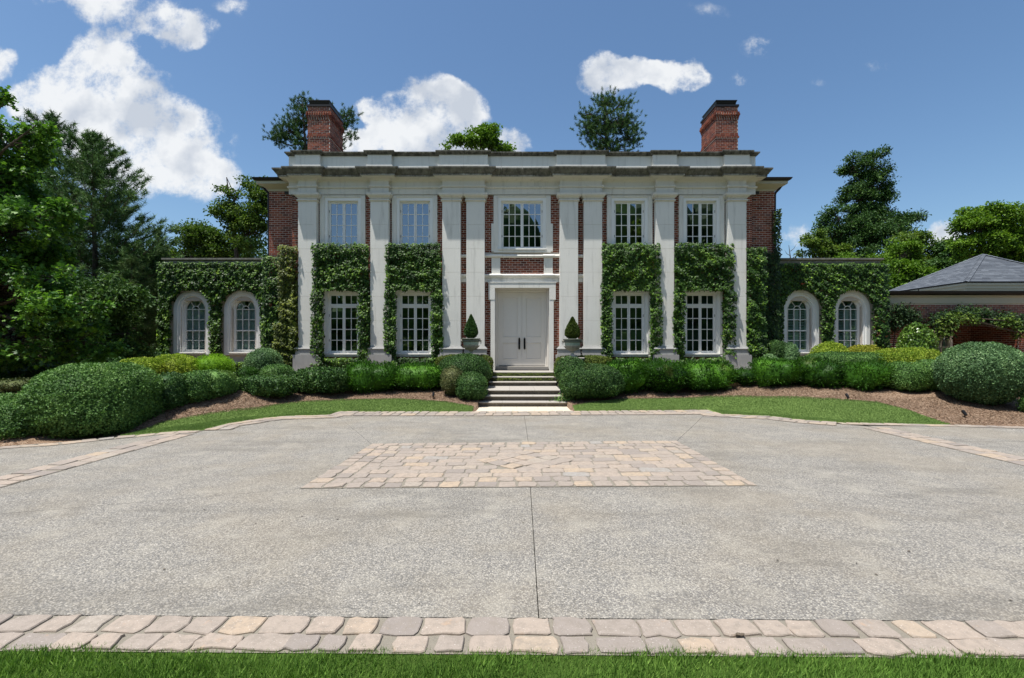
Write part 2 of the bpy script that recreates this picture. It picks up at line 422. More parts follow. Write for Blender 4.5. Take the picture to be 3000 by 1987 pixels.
G = dict(
 ivy=m_leaf('ivy_leaf', [(0,(0.015,0.039,0.007)),(.45,(0.045,0.105,0.013)),(.75,(0.120,0.225,0.021)),(.92,(0.300,0.450,0.042)),(1,(0.540,0.600,0.090))], .33, .18, .5, ((.12,.045,.020), 2.6, .70, .4)),
 ivy2=m_leaf('olive_ivy_leaf', [(0,(0.031,0.047,0.008)),(.45,(0.085,0.111,0.016)),(.8,(0.208,0.247,0.026)),(1,(0.429,0.442,0.065))], .35, .2, .5),
 ivyd=m_leaf('dark_ivy_leaf', [(0,(0.011,0.028,0.007)),(.5,(0.031,0.067,0.013)),(.85,(0.084,0.140,0.022)),(1,(0.224,0.294,0.042))], .36, .15, .45),
 vine=m_leaf('vine_leaf', [(0,(.010,.028,.010)),(.5,(.026,.058,.018)),(.85,(.06,.11,.025)),(1,(.20,.27,.08))], .45, .2, .4),
 box=m_leaf('boxwood_leaf', [(0,(0.032,0.084,0.020)),(.45,(0.090,0.189,0.043)),(.8,(0.189,0.326,0.087)),(1,(0.435,0.580,0.246))], .40, .18, .45, ((.12,.17,.03), 1.1, .60, .45)),
 boxb=m_leaf('bluish_boxwood_leaf', [(0,(0.042,0.095,0.036)),(.45,(0.119,0.217,0.087)),(.8,(0.238,0.378,0.161)),(1,(0.504,0.600,0.364))], .42, .18, .4),
 boxd=m_leaf('dark_boxwood_leaf', [(0,(0.018,0.051,0.013)),(.5,(0.054,0.123,0.030)),(.85,(0.128,0.225,0.054)),(1,(0.330,0.450,0.150))], .40, .15, .45, ((.11,.13,.04), 1.6, .64, .4)),
 boxbr=m_leaf('bronzed_boxwood_leaf', [(0,(.035,.055,.018)),(.5,(.085,.105,.035)),(1,(.17,.16,.065))], .45, .15, .4),
 laurel=m_leaf('laurel_leaf', [(0,(0.013,0.043,0.006)),(.5,(0.040,0.119,0.011)),(.82,(0.100,0.250,0.020)),(1,(0.250,0.463,0.050))], .40, .28, .35, ((.11,.11,.03), 1.7, .62, .35)),
 lime=m_leaf('lime_green_leaf', [(0,(.10,.22,.012)),(.5,(.20,.38,.02)),(1,(.34,.52,.05))], .5, .3, .3),
 orange=m_leaf('orange_spirea_leaf', [(0,(.14,.17,.02)),(.5,(.30,.31,.04)),(.8,(.42,.36,.07)),(1,(.50,.28,.09))], .5, .3, .3),
 gold=m_leaf('golden_spirea_leaf', [(0,(0.110,0.187,0.020)),(.5,(0.264,0.352,0.039)),(1,(0.462,0.506,0.094))], .5, .3, .3, ((.30,.30,.06), 1.4, .60, .3)),
 oak=m_leaf('oak_leaf', [(0,(0.029,0.080,0.016)),(.4,(0.061,0.152,0.022)),(.75,(0.144,0.288,0.032)),(1,(0.336,0.528,0.048))], .36, .28, .5),
 maple=m_leaf('background_leaf', [(0,(0.036,0.078,0.013)),(.45,(0.091,0.156,0.023)),(.8,(0.169,0.240,0.036)),(1,(0.273,0.351,0.065))], .45, .3, .4),
 bright=m_leaf('bright_leaf', [(0,(0.046,0.103,0.011)),(.5,(0.109,0.207,0.016)),(1,(0.218,0.345,0.030))], .45, .3, .4),
 deep=m_leaf('deep_green_leaf', [(0,(0.022,0.058,0.016)),(.5,(0.058,0.125,0.029)),(1,(0.136,0.224,0.048))], .45, .22, .4),
 pine=m_leaf('pine_needle', [(0,(0.031,0.071,0.024)),(.5,(0.076,0.153,0.044)),(1,(0.187,0.281,0.085))], .5, .15, .35),
 pinel=m_leaf('light_pine_needle', [(0,(0.047,0.095,0.030)),(.5,(0.101,0.169,0.054)),(1,(0.189,0.250,0.095))], .5, .15, .35),
 camellia=m_leaf('camellia_leaf', [(0,(.045,.10,.014)),(.5,(.14,.25,.035)),(1,(.38,.50,.14))], .16, .15, .9),
 creep=m_leaf('creeping_fig_leaf', [(0,(.05,.075,.012)),(.5,(.12,.16,.025)),(1,(.24,.27,.06))], .42, .2, .4),
 grass=m_leaf('grass_blade', [(0,(0.078,0.157,0.028)),(.5,(0.157,0.291,0.050)),(1,(0.302,0.448,0.101))], .5, .3, .3),
 grassf=m_leaf('short_lawn_blade', [(0,(.095,.16,.045)),(.5,(.155,.245,.07)),(1,(.24,.34,.11))], .55, .25, .25),
)

# ------------------------------------------------------------------ foliage helpers
RG = np.random.default_rng(7)
def wav(p, k, seed):
    """cheap smooth noise in [-1, 1] at points p (N,3) with wave number k"""
    g = np.random.default_rng(seed); o = 0
    for _ in range(5):
        d = g.normal(size=3); d /= np.linalg.norm(d)
        o = o + np.sin(p @ d * k * g.uniform(.6, 1.7) + g.uniform(0, 6.28))
    return o / 2.6
TPL = {
 'leaf': (np.array([(0,0,0),(.32,.45,.10),(0,1,-.05),(-.32,.45,.10)]), [(0,1,2),(0,2,3)]),
 'round': (np.array([(0,0,0),(.42,.30,.06),(.40,.75,.04),(0,1,0),(-.40,.75,.04),(-.42,.30,.06)]), [(0,1,2,3),(0,3,4,5)]),
 'ivy': (np.array([(0,.12,0),(.52,0,-.06),(.34,.42,.05),(0,1,-.10),(-.34,.42,.05),(-.52,0,-.06),(0,.35,.10)]), [(0,1,2,6),(6,2,3,4),(0,6,4,5)]),
 'oak': (np.array([(0,0,0),(.10,.3,.02),(.48,.42,-.03),(.12,.55,.02),(.32,.85,-.03),(0,1,0),(-.32,.85,-.03),(-.12,.55,.02),(-.48,.42,-.03),(-.10,.3,.02)]), [(0,1,3,7),(0,7,9),(1,2,3),(7,8,9),(3,4,5),(3,5,7),(5,6,7)]),
 'lance': (np.array([(0,0,0),(.15,.4,.05),(0,1,0),(-.15,.4,.05)]), [(0,1,2),(0,2,3)]),
 'needle': (np.array([(-.5,0,0),(.5,0,0),(0,1,0)]), [(0,1,2)]),
}
def norm(a): return a / np.maximum(np.linalg.norm(a, axis=1, keepdims=True), 1e-9)
def leaves(name, pos, tip, nor, size, shape, mt, parent=None, wide=1.0, rn=None, kind=None):
    """one mesh of many leaf-shaped faces: tip = direction of the leaf, nor = its upper side"""
    tv, tf = TPL[shape]; n = len(pos)
    tip = norm(tip); nor = norm(nor - tip * (nor * tip).sum(1, keepdims=True)); sd = np.cross(tip, nor)
    size = np.broadcast_to(np.asarray(size, float), (n,))[:, None, None]
    wid = np.broadcast_to(np.asarray(wide, float), (n,))[:, None, None]
    V = pos[:, None, :] + size * (sd[:, None, :] * tv[None, :, 0:1] * wid + tip[:, None, :] * tv[None, :, 1:2] + nor[:, None, :] * tv[None, :, 2:3])
    k = len(tv); flat_ = np.concatenate([np.array(f) for f in tf]); sz = np.array([len(f) for f in tf])
    FF = (np.arange(n)[:, None] * k + flat_[None, :]).ravel(); SZ = np.tile(sz, n)
    if rn is None: rn = RG.random(n)
    me = mesh_np(name, V.reshape(-1, 3), FF, SZ, mt, np.repeat(rn, len(tf)))
    o = link(name, me, parent)
    if kind: o['kind'] = kind
    return o
def on_tris(V, Fc, n, rg):
    a, b, c = V[Fc[:, 0]], V[Fc[:, 1]], V[Fc[:, 2]]
    cr = np.cross(b - a, c - a); ar = np.linalg.norm(cr, axis=1); pr = ar / ar.sum()
    i = rg.choice(len(Fc), n, p=pr); u = rg.random(n); v = rg.random(n); f = u + v > 1; u[f] = 1 - u[f]; v[f] = 1 - v[f]
    return a[i] + (b - a)[i] * u[:, None] + (c - a)[i] * v[:, None], norm(cr[i]), ar.sum() / 2

def bush(name, label, cat, c, r, mt, leaf=.04, dens=2600, n=2.3, lump=.05, shape='leaf', up=.3, group=None, seed=0, stem=True, lk=3.0, spiky=0.0, flatb=.0, rotz=0.0, gaps=.0):
    """clipped shrub: twiggy inner mass with leaves all over its skin; c = centre of the base, r = (rx, ry, height)"""
    rg = np.random.default_rng(seed + 11)
    t = thing(name, label, cat, c, group)
    nu, nv = 40, 22
    th = np.linspace(0, 2*np.pi, nu, endpoint=False); ph = np.linspace(0, np.pi, nv)
    TH, PH = np.meshgrid(th, ph); d = np.stack([np.cos(TH)*np.sin(PH), np.sin(TH)*np.sin(PH), np.cos(PH)], -1).reshape(-1, 3)
    zc = r[2] * (.42); up_r = r[2] - zc; lo_r = zc + .06
    rz = np.where(d[:, 2] > 0, up_r, lo_r)
    nn = np.where(d[:, 2] > 0, n, n + flatb)
    q = (np.abs(d[:, 0]/r[0])**nn + np.abs(d[:, 1]/r[1])**nn + np.abs(d[:, 2]/rz)**nn) ** (-1/nn)
    P = d * q[:, None]
    lmp = 1 + lump * (wav(P, lk, seed) + .6 * wav(P, lk*2.3, seed+1))
    P = P * lmp[:, None]
    if rotz:
        cz, sz_ = math.cos(rotz), math.sin(rotz); P = np.stack([P[:, 0]*cz - P[:, 1]*sz_, P[:, 0]*sz_ + P[:, 1]*cz, P[:, 2]], 1)
    P = P + np.array([c[0], c[1], c[2] + zc])
    tr = []
    for j in range(nv - 1):
        for i in range(nu):
            a, b = j*nu+i, j*nu+(i+1) % nu; e, f = a+nu, b+nu
            if j > 0: tr.append((a, e, b))
            if j < nv-2: tr.append((b, e, f))
    tr = np.array(tr)
    ctr = np.array([c[0], c[1], c[2] + zc])
    core = ctr + (P - ctr) * .86
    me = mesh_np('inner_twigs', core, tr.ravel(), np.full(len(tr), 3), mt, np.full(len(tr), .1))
    link('inner_twigs', me, t)
    _, _, area = on_tris(P, tr, 4, rg)
    N = int(area * dens)
    pos, nor, _ = on_tris(P, tr, N, rg)
    keep = pos[:, 1] < c[1] + r[1] * .75
    pos, nor = pos[keep], nor[keep]; N = len(pos)
    # small clumps: leaves pulled in and out by fine waves, so that the skin has pits and tufts
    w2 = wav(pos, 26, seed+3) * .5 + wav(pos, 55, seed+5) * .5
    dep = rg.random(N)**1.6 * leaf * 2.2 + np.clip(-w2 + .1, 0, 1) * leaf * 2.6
    pos = pos - nor * dep[:, None]
    if gaps > 0:
        k2 = (wav(pos, 9, seed+8) + rg.normal(size=N) * .3) < 1.2 - gaps; pos, nor, w2 = pos[k2], nor[k2], w2[k2]; N = len(pos)
    jit = rg.normal(size=(N, 3))
    tip = nor * (.35 + spiky) + jit * .75 + np.array([0, 0, up])
    nn_ = nor + rg.normal(size=(N, 3)) * .36 + np.array([0, 0, .15])
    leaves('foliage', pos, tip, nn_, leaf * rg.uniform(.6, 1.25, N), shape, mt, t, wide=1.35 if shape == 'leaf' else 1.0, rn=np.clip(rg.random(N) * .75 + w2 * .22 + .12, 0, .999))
    if stem:
        mb = MB()
        for k in range(4):
            a = k * 1.6 + seed; mb.tube([(c[0], c[1], c[2] - .1), (c[0] + math.cos(a)*r[0]*.12, c[1] + math.sin(a)*r[1]*.12, c[2] + .1), (c[0] + math.cos(a)*r[0]*.35, c[1] + math.sin(a)*r[1]*.35, c[2] + r[2]*.4)], [.03, .025, .012], 6)
        mb.build('stem', M['bark'], t)
    return t
def bush_px(name, label, cat, x0, x1, ytop, Yc, ry, mt, **kw):
    s = F / Yc; rx = (x1 - x0) / 2 / s; X = ((x0 + x1) / 2 - VX) / s
    z0 = float(ground_z(X, Yc)) if 'z0' not in kw else kw.pop('z0')
    H = EYE - (ytop - HOR) / s - z0
    tt_ = abs(X) / Yc
    if tt_ * ry > .70 * rx: ry = .70 * rx / tt_
    rx = math.sqrt(rx*rx - (tt_*ry)**2)
    return bush(name, label, cat, (X, Yc, z0), (rx, ry, H), mt, **kw)

def ivy(name, label, rects, holes, yp, T, mt, dens=1250, size=.088, seed=0, droop=1.0, edge=.032, group=None, stems=True, tend=0):
    """leaves shingled over a wall at y = yp; rects (x0,x1,z0,z1), holes same or ('arch',cx,r,zc,z0)"""
    rg = np.random.default_rng(seed + 31)
    x0 = min(r[0] for r in rects); z0 = min(r[2] for r in rects)
    t = thing(name, label, 'ivy', ((rects[0][0]+rects[0][1])/2, yp, z0), group)
    pos = []
    for (a, b, c, d) in rects:
        n = int((b-a)*(d-c)*dens); pos.append(np.stack([rg.uniform(a-edge*.3, b+edge*.3, n), np.zeros(n), rg.uniform(c, d+edge*.3, n)], 1))
    p = np.concatenate(pos)
    jx = wav(p, 9, seed) * edge * .45 + rg.normal(size=len(p)) * edge * .45
    jz = wav(p[:, [2, 1, 0]], 14, seed+1) * edge * .5 + rg.normal(size=len(p)) * edge * .45
    keep = np.ones(len(p), bool); q = p + np.stack([jx, 0*jx, jz], 1)
    for h in holes:
        if h[0] == 'arch':
            _, cx, r, zc, zb = h
            inside = ((np.abs(q[:, 0]-cx) < r) & (q[:, 2] < zc) & (q[:, 2] > zb)) | (((q[:, 0]-cx)**2 + (q[:, 2]-zc)**2 < r*r) & (q[:, 2] >= zc))
        else: inside = (q[:, 0] > h[0]) & (q[:, 0] < h[1]) & (q[:, 2] > h[2]) & (q[:, 2] < h[3])
        keep &= ~inside
    p = q[keep]; N = len(p)
    lump = .80 + .10 * wav(p, 4.5, seed+2) + .12 * wav(p, 15, seed+4)
    dep = T * np.clip(lump, .2, 1.1) * (1 - .75 * rg.random(N)**1.7)
    p[:, 1] = yp - dep
    tip = np.stack([rg.normal(size=N)*.45, -.42 + rg.normal(size=N)*.25, -droop + rg.normal(size=N)*.3], 1)
    nor = np.stack([rg.normal(size=N)*.35 - .12, -.85 + 0*p[:, 0], .85 + rg.normal(size=N)*.4], 1)
    rn = np.clip(rg.random(N)*.8 + .22*wav(p, 7, seed+6) + .08, 0, .999)
    leaves('foliage', p, tip, nor, size * rg.uniform(.55, 1.25, N), 'ivy', mt, t, rn=rn, kind='stuff')
    if stems and not holes:
        mb = MB()
        for k in range(max(2, int(len(rects)*2))):
            a, b, c, d = rects[k % len(rects)]
            x = rg.uniform(a+.1*(b-a), b-.1*(b-a)); pts = []
            for i in range(9):
                zz = c + (d-c) * i / 8; pts.append((x, yp - .02, zz)); x = min(max(x + rg.normal()*.08, a), b)
            mb.tube(pts, [.014]*8 + [.005], 5)
        mb.build('stem', M['bark'], t)
    return t

def crown_points(blobs, n, rg, surf=.5):
    w = np.array([b[3]*b[4]*b[5] for b in blobs])**(2/3.); i = rg.choice(len(blobs), n, p=w/w.sum())
    d = norm(rg.normal(size=(n, 3))); rr = rg.random(n)**(1/3.) * (1-surf) + surf * (1 - .25*rg.random(n))
    B = np.array(blobs)
    return B[i, :3] + d * rr[:, None] * B[i, 3:6], i
def broadleaf(name, label, base, blobs, mt, nclump=900, per=26, leaf=.14, spread=.35, shape='leaf', trunk_r=.25, seed=0, group=None, surf=.55, cat='tree', lean=(0, 0), droop=.15, flat_=.6):
    """tree with trunk, limbs to each lump of the crown, twigs and leaf clumps; blobs = [(x,y,z,rx,ry,rz)] in metres"""
    rg = np.random.default_rng(seed + 101)
    t = thing(name, label, cat, base, group)
    base = np.array(base, float); B = np.array(blobs)
    top = B[:, :3][np.argmax(B[:, 2])]
    fork = base + (top - base) * np.array([.5, .5, .42])
    mb = MB(); tk = [base + (0, 0, -.3), base + (fork-base)*.5 + (rg.normal()*.1, 0, 0), fork, fork + (top-fork)*.5 + (rg.normal()*.2, 0, 0), top]
    mb.tube([tuple(v) for v in tk], [trunk_r*1.25, trunk_r, trunk_r*.75, trunk_r*.45, trunk_r*.12], 8)
    mb.build('trunk', M['bark'], t)
    nb = max(10, nclump // 8); t0_, b0_ = crown_points(blobs, nb, rg, surf); k_ = rg.integers(0, nb, nclump); bi = b0_[k_]
    lr = (.20 * (B[bi, 3] + B[bi, 5]) / 2 + spread * .5)[:, None] * rg.uniform(.6, 1.3, nb)[k_][:, None]
    jj = norm(rg.normal(size=(nclump, 3))) * rg.random((nclump, 1)) ** .5; tg = t0_[k_] + jj * lr * np.array([1.25, 1.25, .8])
    lb = MB(); cen = []
    for k, b in enumerate(B):
        f = np.clip((b[2] - base[2]) / (top[2] - base[2] + .01) - .28, .12, .9)
        s = np.array(tk[2]) * (1-f) + np.array(tk[4]) * f if f > .3 else np.array(tk[1]) * .4 + np.array(tk[2]) * .6
        e = b[:3]; mid = (s + e)/2 + np.array([rg.normal()*.2, rg.normal()*.2, b[5]*.1 - .1*np.linalg.norm(e-s)])
        rr = trunk_r*.42*min(1.2, (b[3]+b[5])/4+.4); lb.tube([tuple(s), tuple(mid), tuple(e)], [rr, rr*.65, rr*.35], 6); cen.append((mid, e, rr))
    for k in range(nclump):
        if k % 3: continue
        m_, e, rr = cen[bi[k]]; g = tg[k]; s = m_ + (e-m_) * rg.uniform(.3, 1)
        md = (s+g)/2 + rg.normal(size=3) * .08 * np.linalg.norm(g-s)
        lb.tube([tuple(s), tuple(md), tuple(g)], [rr*.28, rr*.16, rr*.05], 4, cap=False)
    lb.build('branches', M['bark'], t)
    ce = np.repeat(tg, per, axis=0); N = len(ce)
    clump_r = np.repeat(rg.uniform(.6, 1.3, nclump), per)
    off = norm(rg.normal(size=(N, 3))) * rg.random((N, 1))**.45 * np.array([1, 1, flat_]) * spread * 1.15 * clump_r[:, None]
    pos = ce + off
    tip = norm(off + 1e-6) * .6 + rg.normal(size=(N, 3)) * .6 + np.array([0, 0, -droop])
    nor = rg.normal(size=(N, 3)) * .55 + np.array([0, 0, 1.0])
    rn = np.clip(np.repeat(rg.random(nclump), per)*.45 + rg.random(N)*.5, 0, .999)
    leaves('foliage', pos, tip, nor, leaf * rg.uniform(.6, 1.2, N), shape, mt, t, rn=rn)
    return t
def needles(rg, tips, dirs, per, length, width):
    ce = np.repeat(tips, per, 0); dd = np.repeat(dirs, per, 0); N = len(ce)
    back = rg.random(N)[:, None] * length * 1.1
    tip = dd * .5 + norm(rg.normal(size=(N, 3))) * 1.0 + np.array([0, 0, .18])
    return ce - dd * back, tip, rg.normal(size=(N, 3)), length * rg.uniform(.7, 1.15, N), width / length
def pine(name, label, base, H, R, mt, seed=0, nlev=26, z0=.12, per=20, nl=.22, wd=.014, trunk_r=.2, prof=None, group=None, up=.45, sub=9, tuft=1.0):
    """pine: straight trunk, whorled limbs that sweep up, long-needled tufts at the twig ends"""
    rg = np.random.default_rng(seed + 501)
    t = thing(name, label, 'pine tree', base, group); base = np.array(base, float)
    mb = MB(); mb.tube([tuple(base + (0, 0, -.3)), tuple(base + (0.05*H*.2, 0, H*.5)), tuple(base + (0, 0, H))], [trunk_r*1.2, trunk_r*.8, .02], 8); mb.build('trunk', M['bark'], t)
    lb = MB(); tips, dirs = [], []
    for L in range(nlev):
        f = z0 + (1-z0) * (L / (nlev-1.0))**.92; f = min(f, .995)
        rad = R * (prof(f) if prof else (1-f)**.75 + .06)
        k = rg.integers(4, 7); a0 = rg.uniform(0, 6.28)
        for q in range(k):
            a = a0 + q*6.283/k + rg.normal()*.25; ln = rad * rg.uniform(.65, 1.12)
            h = np.array([math.cos(a), math.sin(a), 0]); s = base + (0, 0, f*H + rg.normal()*.1)
            e = s + h*ln + np.array([0, 0, ln*(up*(.5+f)) ]); m_ = s + h*ln*.5 + np.array([0, 0, ln*.08])
            br = max(.012, trunk_r*.22*(1-f*.7)); lb.tube([tuple(s), tuple(m_), tuple(e)], [br, br*.7, .008], 4, cap=False)
            nt = max(2, int(sub * ln / max(R, .1) * 1.6) + 2)
            for j in range(nt):
                g = rg.uniform(.25, 1.0) if j else 1.0
                p0 = (s + (m_-s)*g*2) if g < .5 else (m_ + (e-m_)*(g*2-1))
                side = np.cross(h, (0, 0, 1.0)) * rg.choice([-1, 1])
                tw = norm((h*.6 + side*rg.uniform(.3, 1) + np.array([0, 0, rg.uniform(.1, .8)]))[None])[0] * ln * rg.uniform(.08, .34) * (1.15-g*.6) if j else h*.01
                tips.append(p0 + tw); d = tw/np.linalg.norm(tw)*.6 + np.array([0, 0, .55]) + h*.2; dirs.append(d/np.linalg.norm(d))
                if j % 2: lb.tube([tuple(p0), tuple(p0+tw)], [.010, .006], 3, cap=False)
    lb.build('branches', M['bark'], t)
    tips.append(base + (0, 0, H)); dirs.append(np.array([0, 0, 1.0])); tips = np.array(tips); dirs = np.array(dirs)
    P, tp, nr, sz, w = needles(rg, tips, dirs, per, nl*tuft, wd)
    leaves('needles', P, tp, nr, sz, 'needle', mt, t, wide=w, rn=np.clip(np.repeat(rg.random(len(tips)), per)*.6 + rg.random(len(P))*.38, 0, .999))
    return t
def clump_pine(name, label, base, blobs, mt, n=320, per=26, nl=.24, wd=.03, seed=0, trunk_r=.2, sub=7):
    """tall old pine: bare limbs ending in rounded tufts"""
    rg = np.random.default_rng(seed + 900)
    t = thing(name, label, 'pine tree', base); base = np.array(base, float); B = np.array(blobs); top = B[:, :3][np.argmax(B[:, 2])]
    mb = MB(); mb.tube([tuple(base), tuple((base+top)/2 + (.2, 0, 0)), tuple(top)], [trunk_r*1.3, trunk_r, .05], 8); mb.build('trunk', M['bark'], t)
    tg, bi = crown_points(blobs, n, rg, .35); lb = MB(); tips = []; dirs = []
    ends = []
    for b in B:
        s = base + (top-base) * np.clip((b[2]-b[5]*.8-base[2])/(top[2]-base[2]), .3, .95); e = b[:3]
        md = (s+e)/2 + np.array([0, 0, -.12*np.linalg.norm(e-s)]); lb.tube([tuple(s), tuple(md), tuple(e)], [trunk_r*.4, trunk_r*.28, trunk_r*.14], 5); ends.append((md, e))
    for k in range(n):
        md, e = ends[bi[k]]; s = md + (e-md)*rg.uniform(.2, 1); g = tg[k]; mm = (s+g)/2 + rg.normal(size=3)*.1
        lb.tube([tuple(s), tuple(mm), tuple(g)], [trunk_r*.12, trunk_r*.08, trunk_r*.04], 4, cap=False)
        for j in range(sub):
            q = g + rg.normal(size=3)*np.array([.32, .32, .2]); d = (q-g)*.8 + np.array([0, 0, .5]) + (g-s)*.25
            tips.append(q); dirs.append(d/np.linalg.norm(d))
    lb.build('branches', M['bark'], t)
    tips = np.array(tips); dirs = np.array(dirs); P, tp, nr, sz, w = needles(rg, tips, dirs, per, nl, wd)
    leaves('needles', P, tp, nr, sz, 'needle', mt, t, wide=w, rn=np.clip(np.repeat(rg.random(len(tips)), per)*.6 + rg.random(len(P))*.38, 0, .999))
    return t
def pxb(Y, lst):
    """crown lumps given as picture (x, y, rx, ry, depth offset) for a tree standing at distance Y"""
    o = []
    for b in lst:
        dy = b[4] if len(b) > 4 else 0.0; y = Y + dy; s = y / F
        o.append(((b[0]-VX)*s, y, EYE-(b[1]-HOR)*s, b[2]*s, min(b[2], b[3]*1.3)*s*.9, b[3]*s))
    return o

# ------------------------------------------------------------------ ground, driveway, lawns, beds
def grid_mesh(name, XY, zf, mt, kind='structure', smooth=True):
    nx, ny = XY.shape[:2]; P = XY.reshape(-1, 2); z = zf(P[:, 0], P[:, 1])
    V = np.column_stack([P, z]); i = np.arange(nx-1)[:, None]*ny + np.arange(ny-1)[None, :]
    f = np.stack([i, i+ny, i+ny+1, i+1], -1).reshape(-1, 4)
    me = mesh_np(name, V, f.ravel(), np.full(len(f), 4), mt, None, smooth)
    o = link(name, me); o['kind'] = kind; return o, V, f
mb = MB(); mb.add([(-900,-900,-.07),(900,-900,-.07),(900,900,-.07),(-900,900,-.07)], [(0,1,2,3)]); mb.build('ground', M['soil'], kind='structure')

NL, NR, FR, FL = flat(695,1130), flat(1753,1124), flat(1566,1020), flat(860,1027)
def lerp(a, b, t): return (a[0]+(b[0]-a[0])*t, a[1]+(b[1]-a[1])*t)
tb = (.235-NL[0])/(NR[0]-NL[0]); Jb = lerp(NL, NR, tb); tc = (.305-FL[0])/(FR[0]-FL[0]); Jc = lerp(FL, FR, tc)
Ja = (.177, 3.157); Jd = (.32, 13.0); Jf = (-6.76, 4.7); Jh = (7.95, 4.6); Jj = (-4.82, 12.9); Jl = (5.3, 12.95)
def front_y(x): return 3.158 - .011*x
slabs = [[(-6.76, front_y(-6.76)), Ja, Jb, NL, Jf], [Ja, (7.95, front_y(7.95)), Jh, NR, Jb],
 [NR, Jh, (7.95, 10.7), (7.5, 11.0), (6.4, 11.9), (5.4, 12.2), Jl, FR], [Jc, FR, Jl, Jd], [FL, Jc, Jd, Jj],
 [Jf, NL, FL, Jj, (-4.75, 12.3), (-5.8, 12.15), (-6.3, 11.5), (-6.55, 10.8), (-6.76, 10.2)],
 [(-16, 2.0), (-6.76, 2.0), (-6.76, 10.3), (-7.1, 10.1), (-7.6, 9.75), (-8.3, 9.0), (-9.2, 8.55), (-16, 8.0)],
 [(7.95, 2.0), (18, 2.0), (18, 10.35), (8.0, 10.75)]]
def inset(poly, d):
    n = len(poly); out = []
    for i in range(n):
        a, b, c = Vector(poly[i-1]), Vector(poly[i]), Vector(poly[(i+1) % n])
        n1 = (b-a).normalized(); n1 = Vector((-n1.y, n1.x)); n2 = (c-b).normalized(); n2 = Vector((-n2.y, n2.x))
        m_ = n1+n2; m_ = m_/max(m_.dot(n1), .2); out.append((b + m_*d)[:])
    return out
mb = MB(); mb.add([(-16,2,-.05),(18,2,-.05),(18,13.3,-.05),(-16,13.3,-.05)], [(0,1,2,3)])
driveway = mb.build('driveway', M['soil'], kind='structure')
for s in slabs:
    q = inset(s, .0035); n = len(q); mb = MB()
    mb.add([(x, y, 0) for x, y in q] + [(x, y, -.045) for x, y in q], [tuple(range(n))] + [(i, i+n, (i+1) % n + n, (i+1) % n) for i in range(n)])
    mb.build('slab', M['drive'], driveway)

rs = random.Random(5)
def stone(parent, c4, z=.016, name='stone', gap=.016, rough=.012):
    """one hand-cut sett filling the quad c4 (plan corners, counter-clockwise)"""
    c = [Vector(p) for p in c4]; ctr = sum(c, Vector((0, 0)))/4
    pts = []
    for i in range(4):
        a, b = c[i], c[(i+1) % 4]; L = (b-a).length
        for t in (.07, .5, .93):
            p = a + (b-a)*t; inw = (ctr-p).normalized()
            pull = gap*(1.25 if t != .5 else .75)
            p = p + inw*pull + Vector((rs.gauss(0, rough), rs.gauss(0, rough)))*min(1, L*4)*.75
            pts.append(p)
    n = 12; zt = z + rs.uniform(-.003, .004); mbx = MB(); tx, ty = rs.gauss(0, .012), rs.gauss(0, .012)
    V = [(p.x, p.y, -.02) for p in pts] + [(p.x, p.y, zt-.006) for p in pts]
    ins = [p + (ctr-p)*.055 for p in pts]
    V += [(p.x, p.y, zt + (p.x-ctr.x)*tx + (p.y-ctr.y)*ty + rs.uniform(-.0008, .0008)) for p in ins] + [(ctr.x, ctr.y, zt+.001)]
    F_ = [(i, (i+1) % n, n+(i+1) % n, n+i) for i in range(n)] + [(n+i, n+(i+1) % n, 2*n+(i+1) % n, 2*n+i) for i in range(n)] + [(2*n+i, 2*n+(i+1) % n, 3*n) for i in range(n)]
    mbx.add(V, F_); return mbx.build(name, M['cobble'], parent, smooth=False)
class Poly:
    def __init__(s, pts):
        s.p = [Vector(q) for q in pts]; s.d = [0]
        for a, b in zip(s.p, s.p[1:]): s.d.append(s.d[-1] + (b-a).length)
        s.L = s.d[-1]
    def at(s, t):
        q = min(max(t, 0), 1)*s.L
        for i in range(len(s.p)-1):
            if q <= s.d[i+1] or i == len(s.p)-2: return s.p[i] + (s.p[i+1]-s.p[i])*((q-s.d[i])/max(s.d[i+1]-s.d[i], 1e-9))
def offset_poly(pts, d):
    out = []
    for i, p in enumerate(pts):
        a = Vector(pts[max(i-1, 0)]); b = Vector(pts[min(i+1, len(pts)-1)]); t = (b-a).normalized(); n_ = Vector((t.y, -t.x))
        out.append(tuple(Vector(p) + n_*d))
    return out
def strip(name, outer, inner, rows, pitch, z=.016, rough=.010, gap=.012, bedz=.006, edges=None):
    """band of setts between two plan lines, on a bed of sandy joint"""
    A, B = Poly(outer), Poly(inner); mb = MB(); N = max(2, int(A.L/.3))
    V = [(*A.at(i/N), bedz) for i in range(N+1)] + [(*B.at(i/N), bedz) for i in range(N+1)]
    mb.add(V, [(i, N+1+i, N+2+i, i+1) for i in range(N)])
    root = mb.build(name, M['joint'], kind='structure')
    ed = edges or [k/rows for k in range(rows+1)]
    for k in range(rows):
        t = -rs.random()*pitch*.5/A.L
        while t < 1:
            w = pitch*rs.uniform(.78, 1.28)/A.L; t0, t1 = max(t, 0), min(t+w, 1)
            if t1-t0 > pitch*.3/A.L:
                k0, k1 = ed[k], ed[k+1]
                def q(tt, kk): return A.at(tt).lerp(B.at(tt), kk)
                sk = rs.gauss(0, .02)/A.L
                stone(root, [q(t0, k1), q(t1+sk, k1), q(t1+sk, k0), q(t0, k0)], z, gap=gap, rough=rough)
            t += w
    return root
strip('front_border', [(x, 3.140 - .011*x) for x in (-5, 0, 5)], [(x, 2.775 - .011*x) for x in (-5, 0, 5)], 2, .238, z=.020, rough=.012, gap=.014, edges=[0, .54, 1.0])
farpx = [p for p in KPX if p[0] >= 778 and p[0] <= 1640]
fo = [flat(*p) for p in farpx]; strip('rear_border', fo, offset_poly(fo, .76), 2, .23, gap=.018, z=.022)
